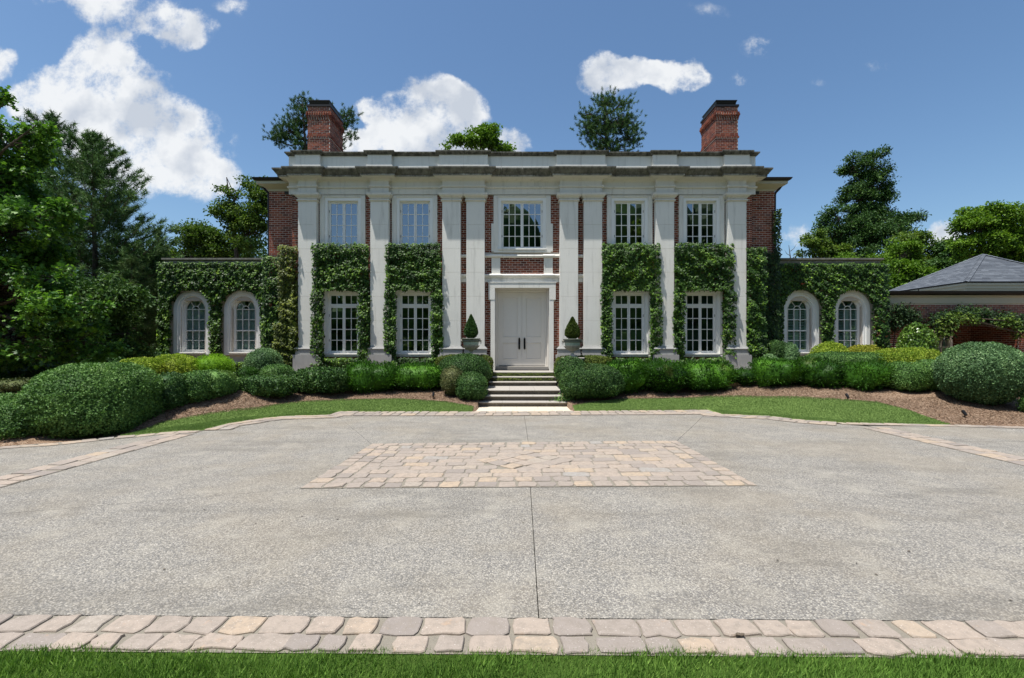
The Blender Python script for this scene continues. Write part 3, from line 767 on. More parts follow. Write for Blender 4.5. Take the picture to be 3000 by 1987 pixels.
lo_ = [flat(*p) for p in KPX if 470 <= p[0] <= 780]; strip('curved_border', lo_, offset_poly(lo_, .56), 2, .25, gap=.018, z=.022)
ro_ = [flat(*p) for p in KPX if 1640 <= p[0] <= 1990]; strip('curved_border', ro_, offset_poly(ro_, .56), 2, .25, gap=.018, z=.022)
l2 = [flat(*p) for p in KPX if p[0] <= 470]; strip('left_border', l2, offset_poly(l2, .26), 1, .27)
r2 = [flat(*p) for p in KPX if p[0] >= 1936]; strip('right_border', r2, offset_poly(r2, .26), 1, .27)
strip('left_band', [(-7.02, 3.0), (-7.02, 9.75)], [(-6.48, 3.0), (-6.48, 9.75)], 2, .25)
strip('right_band', [(7.67, 10.45), (7.67, 3.0)], [(8.22, 10.45), (8.22, 3.0)][::1], 2, .25)
# central panel of setts with the rotated square in the middle
def bil(s, t): a = lerp(NL, NR, s); b = lerp(FL, FR, s); return lerp(a, b, t)
mb = MB(); N = 20
V = [(*bil(i/N, 0), .005) for i in range(N+1)] + [(*bil(i/N, 1), .005) for i in range(N+1)]
mb.add(V, [(i, i+1, N+2+i, N+1+i) for i in range(N)]); panel = mb.build('centre_panel', M['joint'], kind='structure')
PW, PD = 5.75, 2.78; bw = .225
def quad(s0, s1, t0, t1, **k): stone(panel, [bil(s0, t0), bil(s1, t0), bil(s1, t1), bil(s0, t1)], **k)
DC = (.205, 7.46)
for row in range(2):
    for side in (0, 1):
        t0 = row*bw/PD if side == 0 else 1-(row+1)*bw/PD; x = 0
        while x < PW-.05:
            w = .235*rs.uniform(.85, 1.2); x1 = min(x+w, PW)
            if PW-x1 < .08: x1 = PW
            quad(x/PW, x1/PW, t0, t0+bw/PD, z=.014); x = x1
        s0 = row*bw/PW if side == 0 else 1-(row+1)*bw/PW; y = 2*bw
        while y < PD-2*bw-.05:
            w = .21*rs.uniform(.85, 1.2); y1 = min(y+w, PD-2*bw)
            if PD-2*bw-y1 < .08: y1 = PD-2*bw
            quad(s0, s0+bw/PW, y/PD, y1/PD, z=.014); y = y1
nr_ = 9; hh = (PD-4*bw)/nr_
for r_ in range(nr_):
    x = 2*bw; first = True; y0 = (2*bw + r_*hh)/PD; y1 = y0 + hh/PD
    while x < PW-2*bw-.02:
        w = .345*rs.uniform(.75, 1.3)*(.6 if first else 1); first = False; x1 = min(x+w, PW-2*bw)
        if PW-2*bw-x1 < .1: x1 = PW-2*bw
        c = bil((x+x1)/2/PW, (y0+y1)/2)
        if abs(c[0]-DC[0])/.76 + abs(c[1]-DC[1])/.70 > .93: quad(x/PW, x1/PW, y0, y1, z=.013, gap=.009, rough=.008)
        x = x1
for i in range(4):
    jx = 0
    for j in range(4):
        def rt(a, b): a = a/4*2-1; b = b/4*2-1; return (DC[0] + (a-b)*.5*.78, DC[1] + (a+b)*.5*.71)
        k = rs.uniform(-.12, .12)
        stone(panel, [rt(i, j), rt(i+1, j+k), rt(i+1, j+1), rt(i, j+1)], z=.019, gap=.010, rough=.012)

def bed_z(x, y):
    z = ground_z(x, y)
    return np.where((x > -.98) & (x < 1.62) & (y > 12.9), -.04, z)
xs = np.concatenate([np.arange(-30, -12, 1.0), np.arange(-12, -1.15, .12), [-1.08, -.99, -.97], np.arange(-.9, 1.6, .25), [1.61, 1.63, 1.72], np.arange(1.84, 14, .12), np.arange(14, 34, 1.0)])
tt = np.linspace(0, 1, 70)**1.2
ky = kerb_y(xs); XY = np.stack([np.repeat(xs[:, None], 70, 1), ky[:, None]-.02 + tt[None, :]*(24-ky[:, None])], -1)
garden, _, _ = grid_mesh('garden_bed', XY, lambda x, y: bed_z(x, y) + .012*wav(np.column_stack([x, y, 0*x]), 5, 3) * (np.asarray(y) > kerb_y(x)+.1), M['mulch'])
# mulch chips
def scatter_strip(n, xa, xb, f0, f1, rg):
    x = rg.uniform(xa, xb, n); a, b = f0(x), f1(x); ok = b > a; x = x[ok]; a = a[ok]; b = b[ok]
    wgt = (b-a)/max((b-a).max(), 1e-6); k = rg.random(len(x)) < wgt; x, a, b = x[k], a[k], b[k]
    return x, a + (b-a)*rg.random(len(x))
U1 = [gp(*p) for p in [(306,1004.8),(357,984),(469,960.6),(550,948),(632,938),(700,930.5),(793,925),(927,923.5),(1033,931),(1103,943)]]
U2 = [gp(*p) for p in [(1317,941),(1370,932),(1442,924.5),(1634,918),(1815,918.8),(1896,922.4),(2030,932),(2104,950.9),(2136,964),(2200,983)]]
def lawn(name, label, U, xa, xb, seed):
    ux = [p[0] for p in U]; uy = [p[1] for p in U]
    f1 = lambda x: np.interp(x, ux, uy); f0 = lambda x: kerb_y(x) - .01
    xs_ = np.arange(xa, xb, .06); a = f0(xs_); b = np.maximum(f1(xs_), a+.005); t_ = np.linspace(0, 1, 14)
    XY_ = np.stack([np.repeat(xs_[:, None], 14, 1), a[:, None] + (b-a)[:, None]*t_[None, :]], -1)
    zf = lambda x, y: bed_z(x, y) + .03
    o, V, f = grid_mesh(name, XY_, lambda x, y: zf(x, y) + np.where((y <= f0(x)+.012) | (y >= f1(x)-.012), -.05, 0), M['lawn'], 'structure')
    rg = np.random.default_rng(seed); x, y = scatter_strip(150000, xa, xb, f0, f1, rg); n = len(x)
    p = np.column_stack([x, y, zf(x, y)-.004]); st = np.sin((x*.25+y)*9.0)*.06
    lv = leaves('short_grass', p, np.column_stack([rg.normal(size=n)*.5, rg.normal(size=n)*.5, 1+0*x]), rg.normal(size=(n, 3)), rg.uniform(.020, .036, n), 'needle', G['grassf'], None, wide=.30, rn=np.clip(rg.random(n)*.7+.15+st+.12*wav(p, 3, 5), 0, .99), kind='stuff')
    tag(lv, label, 'grass')
    return o
lawn('lawn_strip', 'short mown grass left of the front steps', U1, gp(300,1005.5)[0], -1.06, 1)
lawn('lawn_strip', 'short mown grass right of the front steps', U2, 1.72, gp(2200,983)[0], 2)
mb = MB(); mb.add([(-14,-14,0),(14,-14,0),(14,2.66,0),(-14,2.90,0)], [(0,1,2,3)]); mb.build('front_lawn', M['lawnd'], kind='structure')
rg = np.random.default_rng(4); n = 150000; x = rg.uniform(-4.4, 4.4, n); e = 2.815-.011*x + .02*wav(np.column_stack([x, 0*x, 0*x]), 7, 8) + .012*wav(np.column_stack([x, 0*x, 0*x]), 30, 9)
y = e - rg.random(n)**.9 * 1.0; p = np.column_stack([x, y, -.003+0*x])
hgt = rg.uniform(.020, .050, n)*(1+.25*wav(p, 9, 3)) * np.where(e-y < .05, .85, 1)
tag(leaves('grass', p, np.column_stack([rg.normal(size=n)*.42+.12, rg.normal(size=n)*.38, 1+0*x]), rg.normal(size=(n, 3)), hgt, 'needle', G['grass'], None, wide=.15, rn=np.clip(rg.random(n)*.62+.15+.2*wav(p, 4, 6), 0, .99), kind='stuff'), 'long blades of lawn grass along the near edge of the stones', 'grass')
# shredded bark lying on the beds
f0 = lambda x: np.where(x < 0, np.interp(x, [p[0] for p in U1], [p[1] for p in U1]), np.interp(x, [p[0] for p in U2], [p[1] for p in U2]))
rg = np.random.default_rng(14); x, y = scatter_strip(60000, -9.5, 12.5, lambda x: np.maximum(f0(x), kerb_y(x)) + .0, lambda x: f0(x)+1.9, rg)
k = (x < -1.1) | (x > 1.75); x, y = x[k], y[k]; n = len(x)
tag(leaves('shredded_mulch', np.column_stack([x, y, bed_z(x, y)+.014]), np.column_stack([rg.normal(size=n), rg.normal(size=n), rg.normal(size=n)*.25]), np.column_stack([rg.normal(size=n)*.4, rg.normal(size=n)*.4, 1+0*x]), rg.uniform(.02, .06, n), 'needle', M['mulch'], None, wide=.3, kind='stuff'), 'shredded pine bark covering the planting beds', 'mulch')

# ------------------------------------------------------------------ the house
house = thing('mansion', 'two storey brick mansion with white stone pilasters and two chimneys', 'house', (CX, 17.5, .6))
YW, YP, YR = 17.5, 17.25, 17.39
def X(r): return CX + r
PIL = [-7.77, -5.16, -2.56, -1.69, 1.69, 2.56, 5.16, 7.77]; PH = .33
def wall_holes(mb, x0, x1, z0, z1, y0, y1, holes):
    xs_ = sorted({x0, x1} | {h[0] for h in holes} | {h[1] for h in holes}); zs = sorted({z0, z1} | {h[2] for h in holes} | {h[3] for h in holes})
    for a, b in zip(xs_, xs_[1:]):
        for c, d in zip(zs, zs[1:]):
            mx, mz = (a+b)/2, (c+d)/2
            if not any(h[0] < mx < h[1] and h[2] < mz < h[3] for h in holes): mb.box(a, b, y0, y1, c, d)
UW = [(-6.56, .56), (-3.93, .56), (3.93, .56), (6.56, .56)]
holes = [(X(c-h), X(c+h), 5.36, 7.12) for c, h in UW] + [(X(-.765), X(.765), 5.36, 7.12)] + [(X(c-h), X(c+h), 1.53, 3.73) for c, h in UW] + [(X(-.99), X(.99), .9, 3.90)]
mb = MB(); wall_holes(mb, X(-8.42), X(8.42), 0.3, 7.6, YW, YW+.35, holes); mb.box(X(-8.4), X(8.4), YW, YW+.35, 7.6, 8.7)
for s in (-1, 1):   # the brick body that steps back at both ends, and its side walls
    a, b = sorted((X(s*9.5), X(s*8.42))); mb.box(a, b, 17.95, 18.3, .3, 7.75)
    a, b = sorted((X(s*9.5), X(s*9.15))); mb.box(a, b, 18.3, 29, .3, 7.75)
mb.box(X(-9.15), X(9.15), 28.6, 29, .3, 7.75)
mb.build('wall', M['mortar'], house)
mb = MB(); mb.box(X(-8.9), X(8.9), 19.6, 19.7, .4, 7.6); mb.box(X(-8.9), X(8.9), 17.9, 19.6, 4.5, 4.6); mb.box(X(-8.9), X(8.9), 17.9, 19.6, 7.5, 7.6); mb.box(X(-8.9), X(8.9), 17.9, 19.6, .5, .6)
mb.build('interior_wall', M['inside'], house)

BP, BC, BL, BH = .2095, .0815, .195, .0665
brick_me = None
def brick_face(out, ox, oy, ux, uy, u0, u1, z0, z1, skip=(), proud=.005, depth=.03):
    """lay running-bond bricks on a wall face; (ux,uy) runs along it, outward = (uy,-ux); skip = [(u0,u1,z0,z1)]"""
    nx, ny = uy, -ux; c = 0; z = z0 + .006
    while z + BH*.5 < z1:
        zt = min(z+BH, z1-.004); zm = (z+zt)/2
        iv = [(u0, u1)]
        for (a, b, lo_, hi_) in skip:
            if lo_ < zm < hi_:
                new = []
                for (p, q) in iv:
                    if b <= p or a >= q: new.append((p, q)); continue
                    if a > p: new.append((p, a))
                    if b < q: new.append((b, q))
                iv = new
        off = (.5 if c % 2 else 0)*BP
        for (p, q) in iv:
            k = math.floor((p-u0-off)/BP) - 1; u = u0 + off + k*BP
            while u < q:
                a, b = max(u, p+.003), min(u+BL, q-.003)
                if b-a > .025: out.append((ox, oy, ux, uy, nx, ny, a, b, z, zt, proud, depth))
                u += BP
        z += BC; c += 1
rb = random.Random(9)
def brick_verts(b):
    ox, oy, ux, uy, nx, ny, u0, u1, z0, z1, pr, dp = b
    pr = pr + rb.uniform(-.0025, .0025)
    j = [rb.uniform(-.002, .002) for _ in range(4)]
    P = lambda u, o, z: (ox+ux*u+nx*o, oy+uy*u+ny*o, z)
    return [P(u0+j[0], pr, z0), P(u1+j[1], pr, z0+j[2]), P(u1+j[1], pr, z1), P(u0+j[0], pr, z1+j[3]), P(u0, pr-dp, z0), P(u1, pr-dp, z0), P(u1, pr-dp, z1), P(u0, pr-dp, z1)]
BF = [(0,1,2,3),(1,5,6,2),(4,0,3,7),(3,2,6,7),(4,5,1,0)]
def brick_mass(name, lst, parent):
    V = []; R = []
    for b in lst: V += brick_verts(b); r = rb.random(); R += [r]*5
    n = len(lst); ff = (np.arange(n)[:, None]*8 + np.array(BF).ravel()[None, :]).ravel()
    me = mesh_np(name, V, ff, np.full(n*5, 4), M['brick'], R); o = link(name, me, parent); o['kind'] = 'stuff'; return o
bm_ = MB(); bm_.add([(-BL/2,-.005,-BH/2),(BL/2,-.005,-BH/2),(BL/2,-.005,BH/2),(-BL/2,-.005,BH/2),(-BL/2,.018,-BH/2),(BL/2,.018,-BH/2),(BL/2,.018,BH/2),(-BL/2,.018,BH/2)], BF)
brick_me = bm_.mesh('brick', M['brick'])
def brick_singles(lst, parent, n, key):
    """n whole bricks facing the drive become parts of their own, the rest one mass"""
    full = [b for b in lst if abs((b[7]-b[6])-BL) < .002 and b[3] == 0 and b[9]-b[8] > BH-.001]; full.sort(key=key); one = full[:n]; ids = {id(b) for b in one}
    for b in one:
        c = (b[0]+b[2]*(b[6]+b[7])/2, b[1], (b[8]+b[9])/2); link('brick', brick_me, parent, c)
    return [b for b in lst if id(b) not in ids]
fb = []
skip = [(X(p-PH), X(p+PH), 0, 8) for p in PIL] + [(X(c-.82), X(c+.82), 5.19, 8) for c, h in UW] + [(X(-1.03), X(1.03), 5.25, 8)] + [(X(-1.11), X(1.11), 5.25, 6.27)]
skip += [(X(c-.74), X(c+.74), 1.35, 3.88) for c, h in UW] + [(X(-1.14), X(1.14), 0, 3.5), (X(-1.2), X(1.2), 3.45, 4.15), (X(-1.36), X(1.36), 4.13, 4.42), (X(-1.36), X(1.36), 5.02, 5.2)]
brick_face(fb, 0, YW, 1, 0, X(-8.42), X(8.42), .9, 7.31, skip)
for s in (-1, 1):
    a, b = sorted((X(s*9.5), X(s*8.42))); brick_face(fb, 0, 17.95, 1, 0, a, b, 2.2, 7.62)
    if s < 0: brick_face(fb, X(-8.42), 0, 0, -1, -17.95, -YW, .9, 7.31); brick_face(fb, X(-9.5), 0, 0, -1, -19.5, -17.95, 5.2, 7.6)
    else: brick_face(fb, X(8.42), 0, 0, 1, YW, 17.95, .9, 7.31); brick_face(fb, X(9.5), 0, 0, 1, 17.95, 19.5, 5.2, 7.6)
    # a strip of wall above the ivy on each wing
    a, b = sorted((X(s*13.75), X(s*9.5))); brick_face(fb, 0, 18.6, 1, 0, a, b, 4.1, 5.0)
rest = brick_singles(fb, house, 296, lambda b: abs((b[6]+b[7])/2-CX) + (0 if b[1] == YW else 5))
brick_mass('brickwork', rest, house)

# pilasters
for p in PIL:
    x0, x1 = X(p-PH), X(p+PH); mb = MB(); mb.box(x0+.01, x1-.01, YP+.012, YW, 1.6, 7.15); pil = mb.build('pilaster', M['mortar'], house)
    zs = [1.77, 2.706, 3.587, 4.46, 5.306, 6.19, 7.045]
    for a, b in zip(zs, zs[1:]):
        mb = MB(); mb.bbox(x0, x1, YP, YW-.002, a+.002, b-.002, .004, r=rs.random()); mb.build('stone_block', M['stone'], pil)
    pth = [(x0, YW), (x0, YP), (x1, YP), (x1, YW)]
    mb = MB(); mb.sweep(pth, [(0,7.03),(.035,7.035),(.055,7.06),(.035,7.09),(.005,7.095),(.005,7.135),(.03,7.14),(.035,7.165),(.075,7.19),(.11,7.235),(.115,7.25),(.115,7.312),(0,7.313)]); mb.build('capital', M['stoneA'], pil)
    mb = MB(); mb.sweep(pth, [(0,1.80),(.015,1.80),(.02,1.775),(.045,1.765),(.05,1.74),(.085,1.73),(.10,1.695),(.085,1.665),(0,1.66)]); mb.build('base_moulding', M['plinth'], pil)
    mb = MB(); mb.sweep(pth, [(0,1.668),(.075,1.664),(.075,1.49),(0,1.488)]); mb.sweep(pth, [(0,1.486),(.135,1.482),(.135,.45),(0,.45)]); mb.build('plinth', M['plinth'], pil)

# entablature and parapet, broken forward over the pilasters, built of separate blocks with open joints
def ress(halfs):
    pts = [(X(-8.5), 18.2), (X(-8.5), YR)]
    for (c, h) in halfs: pts += [(X(c-h), YR), (X(c-h), YP), (X(c+h), YP), (X(c+h), YR)]
    return pts + [(X(8.5), YR), (X(8.5), 18.2)]
HE = [(-7.77,.33),(-5.16,.33),(-2.125,.765),(2.125,.765),(5.16,.33),(7.77,.33)]
HP = [(-7.77,.45),(-5.16,.43),(-2.125,.88),(2.125,.88),(5.16,.43),(7.77,.45)]
def split_path(path, cuts, gap=.0035):
    segs = []; cur = [path[0]]
    for a, b in zip(path, path[1:]):
        if abs(a[1]-b[1]) < 1e-6 and b[0] > a[0]:
            for c in sorted(x for x in cuts if a[0]+.02 < x < b[0]-.02):
                cur.append((c-gap, a[1])); segs.append(cur); cur = [(c+gap, a[1])]
        cur.append(b)
    segs.append(cur); return segs
def course(name, halfs, cuts, prof, mt, core=True):
    path = ress(halfs); root = None
    zlo, zhi = min(p[1] for p in prof), max(p[1] for p in prof)
    mb = MB(); mb.sweep([(x, y) for x, y in path], [(-.012, zlo), (-.012, zhi-.001), (-.2, zhi-.001), (-.2, zlo)]); root = mb.build(name, M['mortar'], house)
    for sgm in split_path(path, [X(c) for c in cuts]):
        mb = MB(); mb.sweep(sgm, prof); 
        for i in range(len(mb.r)): mb.r[i] = 0
        r = rs.random(); mb.r = [r]*len(mb.f); mb.build('stone_block', mt, root)
bays = [-6.46, -3.64, 0, 3.64, 6.46]
c1 = [-7.1, -6.2, -4.5, -3.3, -2.125, -1.0, 0.9, 2.125, 3.3, 4.5, 6.2, 7.1]; c2 = bays + [-2.125, 2.125, -.75, .75]
course('architrave', HE, c1 + [-5.7, 5.7, -.1], [(0,7.316),(0,7.52),(-.2,7.52),(-.2,7.316)], M['stoneA'])
course('taenia', HE, c1, [(0,7.523),(.02,7.525),(.05,7.56),(.05,7.60),(-.2,7.602),(-.2,7.523)], M['stoneA'])
course('frieze', HE, c2, [(0,7.604),(0,7.76),(.03,7.80),(.10,7.835),(.25,7.855),(.25,7.875),(-.2,7.876),(-.2,7.604)], M['stoneA'])
course('cornice', HE, c2, [(.0,7.878),(.285,7.880),(.285,7.945),(.315,7.955),(.33,7.985),(.37,8.04),(.405,8.08),(.42,8.10),(.42,8.145),(-.25,8.20),(-.25,7.878)], M['corn'])
course('parapet_base', HP, c2, [(.03,8.17),(.045,8.18),(.045,8.335),(.02,8.345),(-.2,8.346),(-.2,8.17)], M['stone'])
course('parapet', HP, c2 + [-4.3, 4.3], [(0,8.348),(0,8.712),(-.2,8.713),(-.2,8.348)], M['stone'])
course('coping', HP, c2, [(.0,8.715),(.05,8.72),(.08,8.76),(.115,8.79),(.115,8.835),(-.24,8.85),(-.24,8.715)], M['cope'])
mb = MB(); mb.box(X(-8.4), X(8.4), 17.6, 17.9, 8.2, 8.8); mb.build('parapet_backing', M['stone'], house)

# string courses, blocks above the door
def ledge(a, b, raised):
    pth = [(X(a), YW-.03)]
    for (c, d) in raised: pth += [(X(c), YW-.03), (X(c), YW-.075), (X(d), YW-.075), (X(d), YW-.03)]
    return pth + [(X(b), YW-.03)]
for (a, b, ra) in ((-1.36, 1.36, [(-1.12,-.80),(.80,1.12)]), (-2.23,-2.02,[]), (2.02,2.23,[])):
    mb = MB(); mb.sweep(ledge(a, b, ra), [(-.05,5.02),(.02,5.025),(.06,5.05),(.075,5.085),(.06,5.12),(.02,5.145),(-.05,5.15)]); mb.build('string_course', M['stone'], house)
    mb = MB(); mb.sweep(ledge(a, b, ra), [(-.05,4.285),(.02,4.29),(.07,4.34),(.085,4.375),(.07,4.41),(.03,4.43),(-.05,4.432)]); mb.build('string_course', M['stone'], house)
    mb = MB(); mb.sweep(ledge(a, b, ra), [(-.05,4.13),(0,4.132),(0,4.283),(-.05,4.284)]); mb.build('fascia_band', M['stone'], house)
for s in (-1, 1):
    a, b = sorted((X(s*.80), X(s*1.12))); mb = MB(); mb.bbox(a, b, YW-.075, YW, 4.434, 5.018, .004); mb.build('stone_block', M['stone'], house)

# windows
pane_me = None
pmb = MB(); pmb.add([(-.5,0,-.5),(.5,0,-.5),(.5,0,.5),(-.5,0,.5)], [(0,1,2,3)]); pane_me = pmb.mesh('pane', M['glass'])
def pane(parent, cx, y, cz, w, h):
    o = link('pane', pane_me, parent, (cx, y, cz)); o.scale = (w, 1, h); o.rotation_euler = (rs.gauss(0, .004), 0, rs.gauss(0, .004)); return o
def sash(mb, root, x0, x1, z0, z1, cols, rows, y, st=.048, mu=.027):
    """one casement: stiles, rails, glazing bars and its panes"""
    mb.bbox(x0, x0+st, y, y+.045, z0, z1, .004); mb.bbox(x1-st, x1, y, y+.045, z0, z1, .004)
    mb.bbox(x0+st, x1-st, y+.001, y+.044, z0, z0+st*1.15, .004); mb.bbox(x0+st, x1-st, y+.001, y+.044, z1-st, z1, .004)
    a, b, c, d = x0+st, x1-st, z0+st*1.15, z1-st; pw = (b-a-(cols-1)*mu)/cols; ph = (d-c-(rows-1)*mu)/rows
    for i in range(1, cols): u = a + i*(pw+mu) - mu; mb.bbox(u, u+mu, y+.006, y+.040, c, d, .006)
    for j in range(1, rows): v = c + j*(ph+mu) - mu; mb.bbox(a, b, y+.009, y+.037, v, v+mu, .006)
    for i in range(cols):
        for j in range(rows): pane(root, a+pw/2+i*(pw+mu), y+.024, c+ph/2+j*(ph+mu), pw+.01, ph+.01)
def casement(c, half, z0, z1, cols, rows, y=17.585, transom=None):
    x0, x1 = X(c-half), X(c+half); mb = MB(); fr = .035
    mb.box(x0, x0+fr, y-.01, y+.06, z0, z1); mb.box(x1-fr, x1, y-.01, y+.06, z0, z1); mb.box(x0+fr, x1-fr, y-.008, y+.06, z1-fr, z1); mb.box(x0+fr, x1-fr, y-.02, y+.06, z0, z0+fr)
    root = mb.build('window', M['white'], house); mb = MB(); xm = (x0+x1)/2
    if transom:
        mb.box(x0+fr, x1-fr, y-.012, y+.05, transom-.02, transom+.02)
        sash(mb, root, x0+fr, xm-.004, transom+.022, z1-fr, cols, 1, y); sash(mb, root, xm+.004, x1-fr, transom+.022, z1-fr, cols, 1, y); zt = transom-.022
    else: zt = z1-fr
    sash(mb, root, x0+fr, xm-.004, z0+fr, zt, cols, rows, y); sash(mb, root, xm+.004, x1-fr, z0+fr, zt, cols, rows, y)
    mb.build('casement', M['white'], root)
    for s in (-1, 1):
        for zz in (.25, .78):
            h = MB(); xx = x0 if s < 0 else x1; h.tube([(xx+s*-.03, y-.016, z0+(zt-z0)*zz), (xx+s*-.03, y-.016, z0+(zt-z0)*zz+.09)], .008, 6); h.build('hinge', M['dark'], root)
    return root
def surround(c, half, z0, z1, outer, inner, ztop, zbot, ears=None):
    """stone architrave round an opening; outer and inner bands step back towards the glass"""
    def bandset(name, w, y0, zt, zb, w_in, zt_in):
        mb = MB(); a, b, ai, bi = X(c-w), X(c+w), X(c-w_in), X(c+w_in)
        mb.bbox(a, ai, y0, YW+.08, zb, zt_in, .005); mb.bbox(bi, b, y0, YW+.08, zb, zt_in, .005); mb.bbox(a, b, y0+.001, YW+.08, zt_in+.003, zt, .005)
        return mb.build(name, M['stone'], house)
    r = bandset('window_surround', outer, YW-.075, ztop, zbot, inner, z1+(outer-half)*.45)
    mb = MB(); a, b = X(c-inner), X(c+inner)
    mb.box(a, X(c-half)+.002, YW-.03, YW+.12, z0, z1+.06); mb.box(X(c+half)-.002, b, YW-.03, YW+.12, z0, z1+.06); mb.box(a, b, YW-.029, YW+.12, z1+.061, z1+(outer-half)*.45+.001); mb.box(X(c-half), X(c+half), YW-.028, YW+.12, z1-.002, z1+.0605)
    mb.build('inner_reveal', M['white'], r)
    mb = MB(); mb.bbox(X(c-inner), X(c+inner), YW-.11, YW+.12, z0-.06, z0-.001, .008); mb.bbox(X(c-outer)+.001, X(c+outer)-.001, YW-.08, YW+.08, zbot-.09, z0-.062, .005); mb.build('sill', M['stone'], r)
    if ears:
        for s in (-1, 1):
            mb = MB(); a, b = sorted((X(c+s*outer), X(c+s*(outer+.08)))); mb.bbox(a, b, YW-.075, YW+.02, zbot-.05, ears, .004); mb.build('ear', M['stone'], r)
for c, h in UW:
    casement(c, h, 5.36, 7.12, 2, 4); surround(c, h, 5.36, 7.12, .83, .67, 7.312, 5.30)
    casement(c, h, 1.53, 3.73, 2, 4, transom=3.27); surround(c, h, 1.53, 3.73, .76, .66, 3.90, 1.5)
casement(0, .765, 5.36, 7.12, 3, 4); surround(0, .765, 5.36, 7.12, 1.045, .885, 7.312, 5.30, ears=6.27)

# arched windows of the wings
def arch_pts(z0, zc, n=16):
    pts = [((-1, 0), z0), ((-1, 0), zc)]
    for k in range(1, n): a = math.pi*(1-k/n); pts.append(((math.cos(a), math.sin(a)), zc))
    return pts + [((1, 0), zc), ((1, 0), z0)]
def arch_sweep(mb, cx, z0, zc, prof):
    P = arch_pts(z0, zc); V = [(cx+n[0]*r, y, z+n[1]*r) for (n, z) in P for (r, y) in prof]; k = len(prof)
    mb.add(V, [(i*k+q, (i+1)*k+q, (i+1)*k+q+1, i*k+q+1)[::-1] for i in range(len(P)-1) for q in range(k-1)])
def arch_window(c):
    cx = X(c); z0, zc, R = 1.64, 3.235, .37; YG = 18.74
    mb = MB(); arch_sweep(mb, cx, 1.5, zc, [(.73,18.62),(.73,18.53),(.585,18.53),(.57,18.56),(.50,18.56),(.485,18.60),(.455,18.61),(.45,18.70),(.41,18.70),(.405,18.80)])
    mb.box(cx-.73, cx+.73, 18.53, 18.62, 1.44, 1.499)
    root = mb.build('arched_window', M['white'], house)
    mb = MB(); mb.bbox(cx-.52, cx+.52, 18.48, 18.8, 1.50, 1.56, .01); mb.build('sill', M['stone'], root)
    mb = MB(); arch_sweep(mb, cx, z0, zc, [(.41,YG-.02),(.37,YG-.02),(.365,YG),(.365,YG+.04)]); mb.box(cx-.41, cx+.41, YG-.02, YG+.04, 1.561, z0+.02)
    mu = .026; zr = 2.40
    def bar(x0, x1, a, b): mb.box(x0, x1, YG-.008, YG+.02, a, b)
    for k in (-1, 1): bar(cx+k*.123-mu/2, cx+k*.123+mu/2, z0, zc)
    mb.box(cx-.37, cx+.37, YG-.018, YG+.03, zr-.025, zr+.025)
    for zz in (2.015, 2.83, 3.235): mb.box(cx-.37, cx+.37, YG-.006, YG+.018, zz-mu/2, zz+mu/2)
    arch_sweep(mb, cx, zc, zc, [(.145,YG-.004),(.12,YG-.004),(.12,YG+.015)])
    for a in (55, 125):
        t = math.radians(a); mb.tube([(cx+.135*math.cos(t), YG+.004, zc+.135*math.sin(t)), (cx+.37*math.cos(t), YG+.004, zc+.37*math.sin(t))], .013, 6)
    mb.build('sash', M['white'], root)
    for i in range(3):
        for (a, b) in ((1.655,2.0),(2.03,2.375),(2.425,2.815),(2.845,3.22)): pane(root, cx+(i-1)*.246, YG+.022, (a+b)/2, .246, b-a+.02)
    pm = MB(); n = 12; pm.add([(cx, YG+.022, zc)] + [(cx+.37*math.cos(math.pi*k/n), YG+.022, zc+.37*math.sin(math.pi*k/n)) for k in range(n+1)], [(0, k+1, k+2) for k in range(n)]); pm.build('pane', M['glass'], root)
    sh = MB(); z = 1.66; 
    cl = c < 0; dy_ = .020 if cl else .045; dz_ = .060 if cl else .030; mat_y = 18.80
    while z < 3.58:
        hw = .34 if z < zc else math.sqrt(max(.34**2-(z-zc)**2, .001))
        if hw > .05:
            for (u, v) in ((-hw, -.07 if hw > .1 else -hw*.3), (.07 if hw > .1 else hw*.3, hw), ):
                sh.add([(cx+u, mat_y, z), (cx+v, mat_y, z), (cx+v, mat_y+dy_, z+dz_), (cx+u, mat_y+dy_, z+dz_)], [(0,1,2,3)]); sh.add([(cx+u, mat_y+.004, z-.004), (cx+v, mat_y+.004, z-.004), (cx+v, mat_y+dy_+.004, z+dz_-.004), (cx+u, mat_y+dy_+.004, z+dz_-.004)], [(3,2,1,0)])
        z += .062
    for (u, v) in ((-.37,-.33),(-.08,.08),(.33,.37)): sh.box(cx+u, cx+v, 18.79, 18.82, 1.6, 3.25)
    sh.box(cx-.35, cx+.35, 18.788, 18.822, 2.38, 2.44)
    sh.build('shutter', M['shut'], root)
for c in (-12.78, -10.82, 10.82, 12.8): arch_window(c)
for s in (-1, 1):
    mb = MB(); a, b = sorted((X(s*13.75), X(s*9.3)))
    hs = [(X(s*c)-.45, X(s*c)+.45, 1.5, 3.56) for c in (12.79, 10.82)]
    wall_holes(mb, a, b, .3, 5.05, 18.6, 18.84, hs)
    u = X(s*13.75); p, q = sorted((u, u-s*.3)); mb.box(p, q, 18.84, 26, .3, 5.05); mb.build('wing_wall', M['mortar'], house); mb = MB(); mb.box(a+.02, b-.02, 20.3, 20.5, .3, 5.0); mb.build('interior_wall', M['inside'], house)
